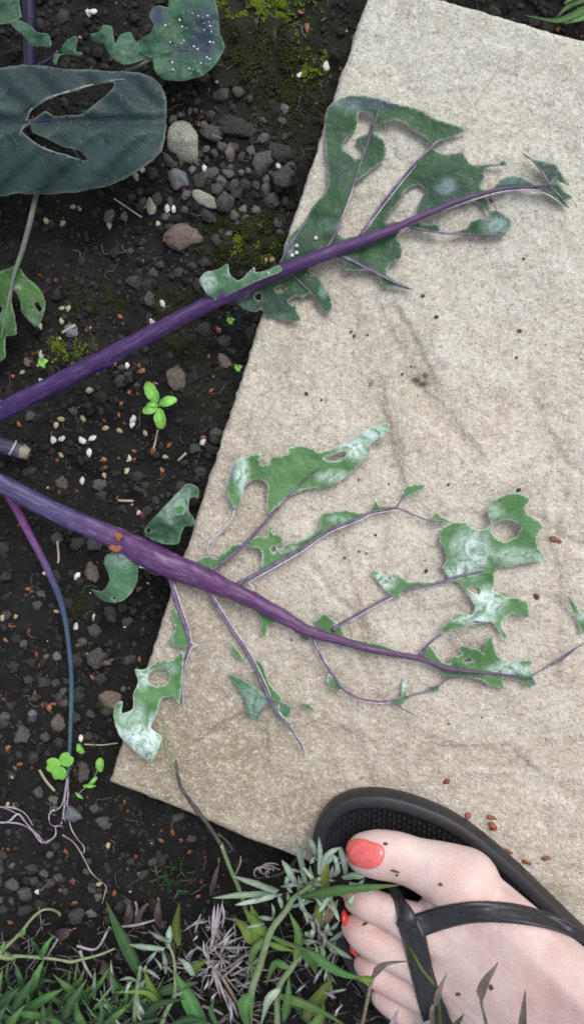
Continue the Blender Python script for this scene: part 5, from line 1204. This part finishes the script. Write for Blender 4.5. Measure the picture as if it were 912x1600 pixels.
put('stone', stones['pebble_pink'][1], 283, 370, 30, 22, D(10), .7, 'flattish pinkish brown stone below the pale pebble', 'stone')
put('stone', stones['pebble_blue'][2], 282, 282, 20, 17, D(20), .8, 'blue grey rounded stone under the pale speckled pebble', 'stone')
put('stone', stones['pebble_pale'][3], 322, 312, 22, 11, D(35), .8, 'light grey elongated stone in the gravel patch', 'stone')
put('stone', stones['clod'][4], 352, 320, 17, 17, D(70), .8, 'mid grey lump touching the light elongated stone', 'stone')
put('stone', stones['pebble_brown'][2], 276, 593, 17, 20, D(0), .6, 'brown rounded clod near the five leaved seedling', 'stone')
put('stone', stones['pebble_brown'][4], 350, 565, 16, 12, D(30), .6, 'tan rough stone by the slab edge above seedling level', 'stone')
put('flake', stones['pebble_pink'][4], 48, 567, 14, 7, D(25), .5, 'pinkish brown flake beside the two leaved sprout', 'stone')
put('stone', stones['pebble_pink'][3], 174, 1092, 20, 18, D(0), .7, 'pinkish stone next to the torn pale leaf corner', 'stone')
put('stone', stones['pebble_brown'][1], 92, 1128, 15, 16, D(0), .7, 'tan round clod left of the thin teal stalk', 'stone')
put('stone', stones['clod'][2], 155, 1026, 17, 20, D(0), .7, 'large grey clod right of the thin teal stalk', 'stone')
put('stone', stones['pebble_blue'][1], 115, 1272, 17, 14, D(0), .6, 'dark blue stone beside the dried violet strands', 'stone')
put('stone', stones['pebble_blue'][4], 53, 1114, 8, 7, D(0), .7, 'small pale blue stone among orange husks', 'stone')
put('stone', stones['pebble_blue'][0], 113, 518, 12, 12, D(45), .4, 'flat slate blue flake under a pale straw', 'stone')
put('stone', stones['pebble_pale'][4], 238, 326, 8, 15, D(-15), .6, 'small pale blue grey flake near the pinkish stone', 'stone')
put('stone', stones['pebble_brown'][0], 360, 238, 10, 15, D(10), .7, 'brown banded stone chip in the gravel patch', 'stone')
put('stone', stones['pebble_brown'][5], 145, 895, 14, 18, D(0), .7, 'tan grey clod left of the curled leaf scrap', 'stone')
put('stone', stones['pebble_brown'][3], 247, 888, 28, 12, D(5), .5, 'flat grey brown stone under the thick midrib', 'stone')
put('stone', stones['clod'][3], 98, 755, 14, 14, D(0), .7, 'pale grey knobbly clod above the violet stalk', 'stone')
put('stone', stones['clod'][1], 370, 200, 36, 16, D(15), .6, 'broad jagged grey clod at the moss edge', 'stone')
put('stone', stones['clod'][5], 333, 208, 16, 12, D(10), .6, 'dark clod left of the broad jagged clod', 'stone')
clods = [(440, 240, 20, 14, 30), (445, 278, 17, 17, 0), (412, 253, 14, 18, 20), (404, 272, 7, 7, 0), (425, 313, 14, 14, 0), (437, 347, 9, 10, 0), (385, 290, 10, 10, 0), (372, 300, 9, 12, 0), (366, 290, 7, 10, 0), (340, 297, 9, 9, 0), (330, 272, 14, 9, 10), (313, 283, 10, 13, 0), (268, 252, 14, 10, 30), (240, 272, 9, 11, 0), (248, 312, 9, 11, 0), (268, 317, 6, 9, 0), (220, 300, 7, 8, 0), (207, 308, 8, 8, 0),
         (325, 338, 18, 9, 20), (338, 240, 7, 7, 0), (378, 246, 7, 9, 30), (437, 362, 8, 7, 0), (213, 440, 13, 11, 0), (205, 392, 6, 6, 0), (222, 390, 6, 5, 0), (240, 427, 9, 9, 0), (235, 467, 8, 12, 0), (395, 525, 12, 18, 0), (352, 533, 12, 12, 0), (340, 678, 11, 9, 0), (305, 700, 11, 10, 0), (337, 680, 9, 14, 0), (117, 643, 9, 7, 0), (50, 650, 10, 9, 0), (192, 575, 7, 6, 0), (193, 592, 9, 7, 0), (203, 585, 7, 6, 0), (215, 603, 6, 5, 0),
         (47, 737, 13, 8, 0), (158, 757, 11, 10, 0), (137, 715, 6, 5, 0), (205, 593, 6, 6, 0), (90, 840, 12, 12, 0), (123, 848, 11, 11, 0), (150, 850, 13, 11, 0), (12, 900, 9, 8, 0), (66, 928, 9, 8, 0), (120, 1030, 12, 13, 0), (130, 1060, 10, 13, 0), (125, 1085, 12, 15, 0), (160, 1060, 11, 11, 0), (170, 1110, 11, 9, 0), (47, 1062, 9, 8, 0), (72, 1065, 11, 9, 0), (90, 1066, 8, 8, 0), (38, 1146, 13, 16, 0), (72, 1150, 10, 9, 0), (95, 1160, 11, 12, 0), (62, 1236, 10, 11, 0), (32, 1178, 8, 7, 0),
         (132, 1205, 10, 19, 0), (166, 1283, 14, 12, 0), (150, 1262, 9, 8, 0), (120, 1118, 8, 12, 0), (175, 963, 10, 11, 0), (200, 970, 9, 8, 0), (150, 985, 12, 12, 0), (205, 1030, 10, 10, 0), (60, 945, 8, 8, 0), (5, 1335, 11, 8, 0), (20, 1380, 16, 12, 0), (42, 1395, 12, 14, 0), (52, 1355, 12, 8, 0), (70, 1363, 10, 8, 0), (80, 1378, 9, 8, 0), (55, 1375, 9, 9, 0), (93, 1370, 8, 8, 0), (95, 1345, 8, 6, 0), (42, 1420, 12, 10, 0), (8, 1420, 9, 8, 0), (122, 1428, 13, 13, 0),
         (25, 1475, 12, 9, 0), (225, 1365, 10, 8, 0), (205, 1345, 8, 7, 0), (240, 1345, 8, 8, 0), (200, 1410, 9, 8, 0), (140, 1345, 7, 6, 0), (280, 1275, 10, 8, 0), (300, 1310, 10, 8, 0), (185, 1010, 8, 7, 0), (25, 1040, 9, 8, 0), (12, 960, 8, 8, 0), (225, 985, 7, 8, 0), (140, 1150, 9, 9, 0), (10, 1120, 10, 9, 0), (55, 1090, 8, 7, 0), (20, 1210, 8, 8, 0)]
for (x, y, rx, ry, ro) in clods:
    put('soil_clod', pick('clod'), x, y, rx*1.05, ry*1.05, D(ro)+random.uniform(-.3, .3), random.uniform(.55, .9), '%s grey crumbly soil clod %s' % (size_word(max(rx, ry)), near(x, y, MARKS)), 'clod', 'grey clods on the soil', .35, .3)
M['gravel'] = plain('light_gravel', (0.060, 0.060, 0.058), (0.15, 0.148, 0.140), .85, 4, .9, .25, bdist=.0012, var=.5)
stones['gravel'] = [stone_mesh('stone', 2, 5*i+3, .38, M['gravel']) for i in range(6)]
placed = [(c[0], c[1], max(c[2], c[3])) for c in clods]+[(290, 224, 34), (283, 370, 32), (282, 282, 20), (322, 312, 22), (352, 320, 18), (370, 200, 36)]
k = 0
while k < 85:
    if k < 55: x, y = random.gauss(350, 62), random.gauss(262, 46)
    elif k < 70: x, y = random.gauss(120, 50), random.gauss(1080, 60)
    else: x, y = random.gauss(60, 60), random.gauss(1370, 30)
    r_ = random.uniform(5, 10.5)
    if x < 0 or on_slab(P(x, y, SOIL), .012) or (x < 262 and y < 300) or any(math.hypot(x-a, y-b) < r_*.8+c*.75 for a, b, c in placed): continue
    placed.append((x, y, r_)); k += 1
    put('gravel_stone', random.choice(stones['gravel']), x, y, r_*random.uniform(.95, 1.3), r_*random.uniform(.75, 1.05), random.uniform(0, 3), random.uniform(.6, .9), '%s light grey gravel piece %s' % ('tiny' if r_ < 7 else 'small', near(x, y, MARKS)), 'stone', 'light grey gravel', .3, .4)
white = [(147, 20), (140, 22), (200, 572), (208, 663), (210, 655), (146, 685), (141, 707), (203, 716), (130, 751), (98, 692 - 6), (85, 687), (72, 895), (120, 978), (122, 900), (67, 615 - 60), (64, 510), (238, 503), (255, 475), (130, 688), (223, 262 + 2), (320, 264), (272, 328), (262, 327), (318, 690), (218, 712 + 88), (128, 810), (150, 965), (205, 980), (196, 978), (435, 1360 - 1100), (510, 105), (468, 118), (60, 1392 - 0), (128, 1153)]
cream = [(89, 665), (97, 655), (97, 711), (166, 669), (188, 673), (228, 677), (199, 736), (259, 714), (164, 743), (141, 610), (131, 655), (99, 342 + 8), (75, 347), (115, 324), (126, 326), (172, 353), (214, 277), (248, 351), (98, 482), (108, 482), (98, 502), (66, 613 - 18), (36, 582), (6, 965), (90, 955), (26, 963), (432, 348), (416, 408), (426, 407), (350, 640 + 190), (240, 505), (38, 625), (4, 630), (20, 1210), (13, 1256), (26, 1256), (238, 1315), (170, 1320), (220, 1365), (156, 1380)]
for lst, k, nm, lab, g, s0 in ((white, 'grit', 'grit_grain', 'white rounded grit grain', 'white grit grains on the soil', 5.4), (cream, 'gritc', 'grit_grain', 'cream elongated grain', 'cream grains on the soil', 5.0)):
    for (x, y) in lst:
        s = s0*random.uniform(.8, 1.25)
        put(nm, random.choice(grains[k]), x, y, s*1.3, s*.9, random.uniform(0, 3), .8, lab+' '+near(x, y, MARKS), 'grit', g, .2, .3)
husks = [(180, 393), (227, 408), (228, 323), (345, 350), (300, 200), (311, 195), (188, 495), (114, 570), (22, 588), (31, 663), (190, 632), (186, 648), (205, 614), (215, 615), (222, 580), (220, 570), (240, 705), (265, 695), (254, 735), (210, 705), (212, 717), (318, 684), (332, 590), (331, 618), (342, 516), (357, 547), (326, 557), (364, 570), (180, 567), (163, 718), (165, 730), (224, 805), (225, 808), (184, 778), (45, 920), (50, 925), (42, 930), (52, 933), (20, 977), (150, 972), (122, 1008), (58, 1022), (65, 1038),
         (174, 1030), (145, 1058), (56, 1083), (97, 1098), (85, 1100), (68, 1100), (78, 1105), (218, 1030), (58, 1183), (32, 1194), (25, 1200), (14, 1168), (115, 1202), (104, 1330), (115, 1376), (213, 1338), (196, 1252), (252, 1313), (170, 1318), (95, 1390), (117, 1410), (17, 1440), (20, 1407), (60, 1430), (150, 900), (10, 1000), (218, 920), (330, 990 - 380), (505, 30), (480, 45), (433, 262), (270, 1300), (296, 1330), (285, 1312), (340, 1385), (310, 1400), (180, 1395), (470, 20), (440, 195), (5, 700), (240, 600)]
for (x, y) in husks:
    s = random.uniform(3.2, 6)
    put('seed_husk', random.choice(grains['husk']), x, y, s*1.25, s*.8, random.uniform(0, 3), .6, 'orange brown seed husk '+near(x, y, MARKS), 'husk', 'orange husks on the soil', .15, .4)
for (x, y, ro) in [(867, 843, .3), (697, 1221, -.7), (730, 1272, -.2), (766, 1275, .3), (768, 1288, .8), (792, 1328, .3), (821, 1345, .2), (851, 1339, -.1), (683, 1270, .2)]:
    put('seed_husk', random.choice(grains['huskb']), x, y, 7.6*random.uniform(.75, 1.2), 4.8*random.uniform(.75, 1.2), ro, .6, 'rust brown seed husk on the slab '+near(x, y, SMARKS), 'husk', 'husks on the slab', .1, .2)
for (x, y, s) in [q for q in [(837, 932, 6.5), (660, 463, 4), (681, 496, 4.5), (811, 517, 4.5), (479, 615, 4.5), (502, 625, 3), (553, 525, 4), (548, 518, 3), (574, 524, 2.5), (628, 584, 3), (642, 572, 2.5), (665, 892, 4.5), (586, 836, 3), (572, 865, 2.5), (538, 872, 3), (585, 835, 2), (810, 765, 5), (806, 559, 3), (817, 405, 3), (487, 518, 2), (730, 1060, 2), (870, 1205 + 90, 2), (560, 750, 2.5), (607, 756, 2.5), (700, 757, 3), (560, 862, 2.5), (551, 855, 2), (455, 1000, 2.5), (420, 440, 2), (752, 1120, 2.5), (850, 1110, 2), (700, 1130, 2.5), (768, 315, 4), (830, 300, 1.5), (640, 405, 1.5)] if q[2] > 2.2]:
    s *= .8
    put('soil_crumb', random.choice(grains['darkcrumb']), x, y, s, s*.8, random.uniform(0, 3), .8, 'dark crumb of earth on the slab '+near(x, y, SMARKS), 'crumb', 'dark crumbs on the slab', .1)
# crumbs on the foot
for (x, y, rx, ry, ro) in [(617, 1361, 7, 1.8, .2), (620, 1367, 2, 2, 0), (688, 1382, 3, 2.5, 0), (767, 1543, 3.4, 4.4, 0), (716, 1553, 4, 2.5, -.5), (602, 1319, 3.5, 2.5, 0), (571, 1443, 6, 2, -.6)]:
    h, nm = foot_hit(x, y)
    if h is None: continue
    o = bpy.data.objects.new('soil_crumb', grains['darkcrumb'][0]); C.objects.link(o)
    o.location = h+nm*.0003; o.scale = (rx*PXM, ry*PXM, .0007); o.rotation_euler = (0, 0, -ro)
    tag(o, 'dark crumb of earth stuck to the bare skin of the foot', 'crumb', 'crumbs on the foot')
# orange grains and white egg resting on the violet stalk
for (x, y, rx, ry, z, k, lab) in [(185, 838, 7, 8, .0165, 'husk', 'round orange grain resting on the violet stalk'), (182, 856, 14, 6.5, .0145, 'husk', 'flat orange flake at the base of the curled leaf scrap'), (224, 884, 8, 4.5, .0085, 'grit', 'white oval grain against the thick midrib underside'), (419, 428, 4, 4, .0165, 'grit', 'single white grain on the straight purple stalk')]:
    o = bpy.data.objects.new('grain', grains[k][1]); C.objects.link(o); o.location = P(x, y, z); o.scale = (rx*PXM, ry*PXM, min(rx, ry)*PXM*.6); o.rotation_euler = (0, 0, .2)
    tag(o, lab, 'grain')
for (x, y) in [(456, 399), (463, 395), (463, 384), (493, 372)]:
    o = bpy.data.objects.new('grain', grains['grit'][2]); C.objects.link(o); o.location = P(x, y, zA(x, y)+.0006); o.scale = (3.6*PXM, 3.2*PXM, .0008)
    tag(o, 'white grain on the dark leaf near its purple stalk', 'grain', 'white grains on the dark leaf')
# straws
for (pts, w, lab) in [([(97, 520), (118, 508)], 5, 'short pale straw on the slate blue flake'), ([(247, 671), (244, 685), (240, 702)], 3.5, 'thin pale straw below the five leaved seedling'), ([(278, 720), (291, 708)], 4, 'short pale straw left of the slab edge'), ([(185, 782), (209, 783)], 4, 'short tan straw by a white grain above the violet stalk'), ([(62, 1203), (72, 1220), (86, 1236)], 5, 'pale tan straw left of the clover'), ([(178, 310), (200, 325), (222, 340)], 2.5, 'hair thin straw below the dark oval leaf'),
                      ([(132, 1163), (160, 1164), (184, 1161)], 2.5, 'thin pale thread of straw touching the slab corner'), ([(90, 845), (92, 870), (91, 880)], 4, 'brown straw standing between clods by the violet stalk')]:
    pz_ = [soil_z(*P(x, y, SOIL)[:2])+.003 for x, y in pts]
    tag(tube_px('straw', [(p[0], p[1], z, w) for p, z in zip(pts, pz_)], M['straw'], None, 6, 5, .6, .2), lab, 'straw')

# loose crumbs nobody could count
NC = 9000
pv = []
for i in range(8):
    V = []
    for v in IV1:
        p = Vector(v); V.append(np.array(p*(1+.45*noise.noise(p*1.3+Vector((i*5.1, 0, 0)))+.3*noise.noise(p*2.9+Vector((0, i*3.3, 0))))))
    pv.append(np.array(V))
F1 = np.array(IF1); allv, allf, tone, tonec = [], [], [], []
cnt = 0; base = 0
while cnt < NC:
    px, py = random.uniform(-60, 980), random.uniform(-60, 1660)
    p = P(px, py, SOIL)
    if on_slab(p, -.002): continue
    big = noise.noise(Vector((p.x*22, p.y*22, 4)))
    r = min(.0042, .00075*math.exp(abs(random.gauss(0, .62)))*(1+.5*max(0, big)))
    inm = any(math.hypot((p.x-c.x)/rx, (p.y-c.y)/ry) < .8 for c, rx, ry, st in moss_w if st > .6)
    if inm and random.random() < .7: cnt += 1; continue
    z = soil_z(p.x, p.y)+r*random.uniform(-.1, .4)
    a = random.uniform(0, 6.28); V = pv[random.randrange(8)]*np.array([r, r*random.uniform(.7, 1.1), r*random.uniform(.6, 1)])
    ca, sa = math.cos(a), math.sin(a)
    X = np.empty_like(V); X[:, 0] = V[:, 0]*ca-V[:, 1]*sa+p.x; X[:, 1] = V[:, 0]*sa+V[:, 1]*ca+p.y; X[:, 2] = V[:, 2]+z
    allv.append(X); allf.append(F1+base); base += len(V)
    q = random.random()
    if q < .45: tn, tcol = random.uniform(.1, .6), (.022, .020, .018, 1)
    elif q < .90: tn, tcol = random.uniform(.4, 1)*(.5+.8*max(0, big)), (.060, .057, .054, 1)
    elif q < .94 and r < .0014: tn, tcol = 1, (.16, .06, .025, 1)
    elif q < .955 and r < .0012: tn, tcol = 1, (.36, .32, .24, 1)
    else: tn, tcol = .8, (.022, .026, .012, 1)
    tone += [min(1, tn)]*len(V); tonec += [tcol]*len(V); cnt += 1
crumbs = mesh('soil_crumbs', np.concatenate(allv).tolist(), np.concatenate(allf).tolist(), M['crumb'], None, False, {'tone': tone, 'tonec': tonec})
tag(crumbs, 'loose dark crumbs of earth covering the bed', 'soil', None, 'stuff')

# fine root hairs and fibres on the soil
vs2, fs2 = [], []
for k in range(260):
    x, y = random.uniform(-20, 560), random.uniform(-20, 1480)
    p0 = P(x, y, SOIL)
    if on_slab(p0, .004): continue
    a = random.uniform(0, 6.28); Lk = random.uniform(.003, .014); pts_ = []
    for i in range(5):
        a += random.uniform(-.5, .5); q = Vector((p0.x+math.cos(a)*Lk*i/4, p0.y+math.sin(a)*Lk*i/4, 0)); q.z = soil_z(q.x, q.y)+.0012; pts_.append(q)
    v, f, t_ = tube_geo(pts_, [random.uniform(.00012, .0003)]*5, 3)
    b0 = len(vs2); vs2 += v; fs2 += [tuple(b0+i for i in g) for g in f]
tag(mesh('root_fibres', vs2, fs2, M['litter'], None), 'fine pale root fibres strewn over the bare soil', 'fibres', None, 'stuff')

# moss cushions
def moss_mat(name, a, b_):
    return plain(name, a, b_, .7, 300, .3, .2)
M['mossb'] = moss_mat('bright_moss', (0.07, 0.11, 0.008), (0.15, 0.20, 0.016)); M['mossd'] = moss_mat('olive_moss', (0.010, 0.017, 0.004), (0.032, 0.042, 0.009))
def moss(px, py, rx, ry, nn, mat, label, hgt=.0022, clump=.5):
    vs_, fs = [], []
    for k in range(nn):
        for _ in range(12):
            u, v = random.gauss(0, .45), random.gauss(0, .45)
            x, y = px+u*rx, py+v*ry
            if noise.noise(Vector((x*.05, y*.05, px))) + noise.noise(Vector((x*.16, y*.16, px)))*.6 > clump-.5: break
        p = P(x, y, SOIL)
        if on_slab(p, .003): continue
        z = soil_z(p.x, p.y)-.0003
        c = Vector((p.x, p.y, z)); h = hgt*random.uniform(.4, 1.1)
        for q in range(4):
            a = random.uniform(0, 6.28); d = Vector((math.cos(a), math.sin(a), 0)); s = Vector((-d.y, d.x, 0))*.00042
            b0 = len(vs_)
            vs_ += [c-s, c+s, c+d*h*.55+Vector((0, 0, h*.8))+s*.8, c+d*h*.9+Vector((0, 0, h*.7)), c+d*h*.55+Vector((0, 0, h*.8))-s*.8]
            fs += [(b0, b0+1, b0+2, b0+4), (b0+4, b0+2, b0+3)]
    tag(mesh('moss', vs_, fs, mat, None, False), label, 'moss', None, 'stuff')
moss(400, 10, 48, 26, 330, M['mossb'], 'bright yellow green moss at the back of the bed', .0022, .7)
moss(440, 22, 60, 30, 110, M['mossb'], 'scattered bright moss tufts behind the round leaf', .0018, .9)
moss(475, 95, 30, 40, 130, M['mossb'], 'small lime moss dots near the far slab edge', .0018, .9)
moss(455, 150, 50, 60, 500, M['mossd'], 'dull olive moss along the far slab edge', .002, .6)
moss(415, 95, 45, 40, 700, M['mossd'], 'olive moss cushion behind the gravel patch', .003, .6)
moss(390, 372, 75, 42, 1500, M['mossd'], 'olive moss patch between gravel and slab', .0028, .55)
moss(400, 378, 34, 30, 140, M['mossb'], 'brighter moss heart of the patch by the slab', .0024, .6)
moss(148, 465, 40, 30, 300, M['mossd'], 'faint moss in the bare soil left of the stalk', .0018, .7)
moss(105, 548, 40, 18, 260, M['mossb'], 'thin green moss specks above the purple stalk', .0014, .9)
moss(262, 475, 30, 26, 350, M['mossd'], 'olive moss tuft against the purple stalk', .002, .6)
moss(290, 530, 40, 30, 350, M['mossd'], 'dark moss under the purple stalk', .0018, .7)
moss(125, 948, 16, 16, 220, M['mossd'], 'little moss cushion right of the thin stalk', .002, .5)
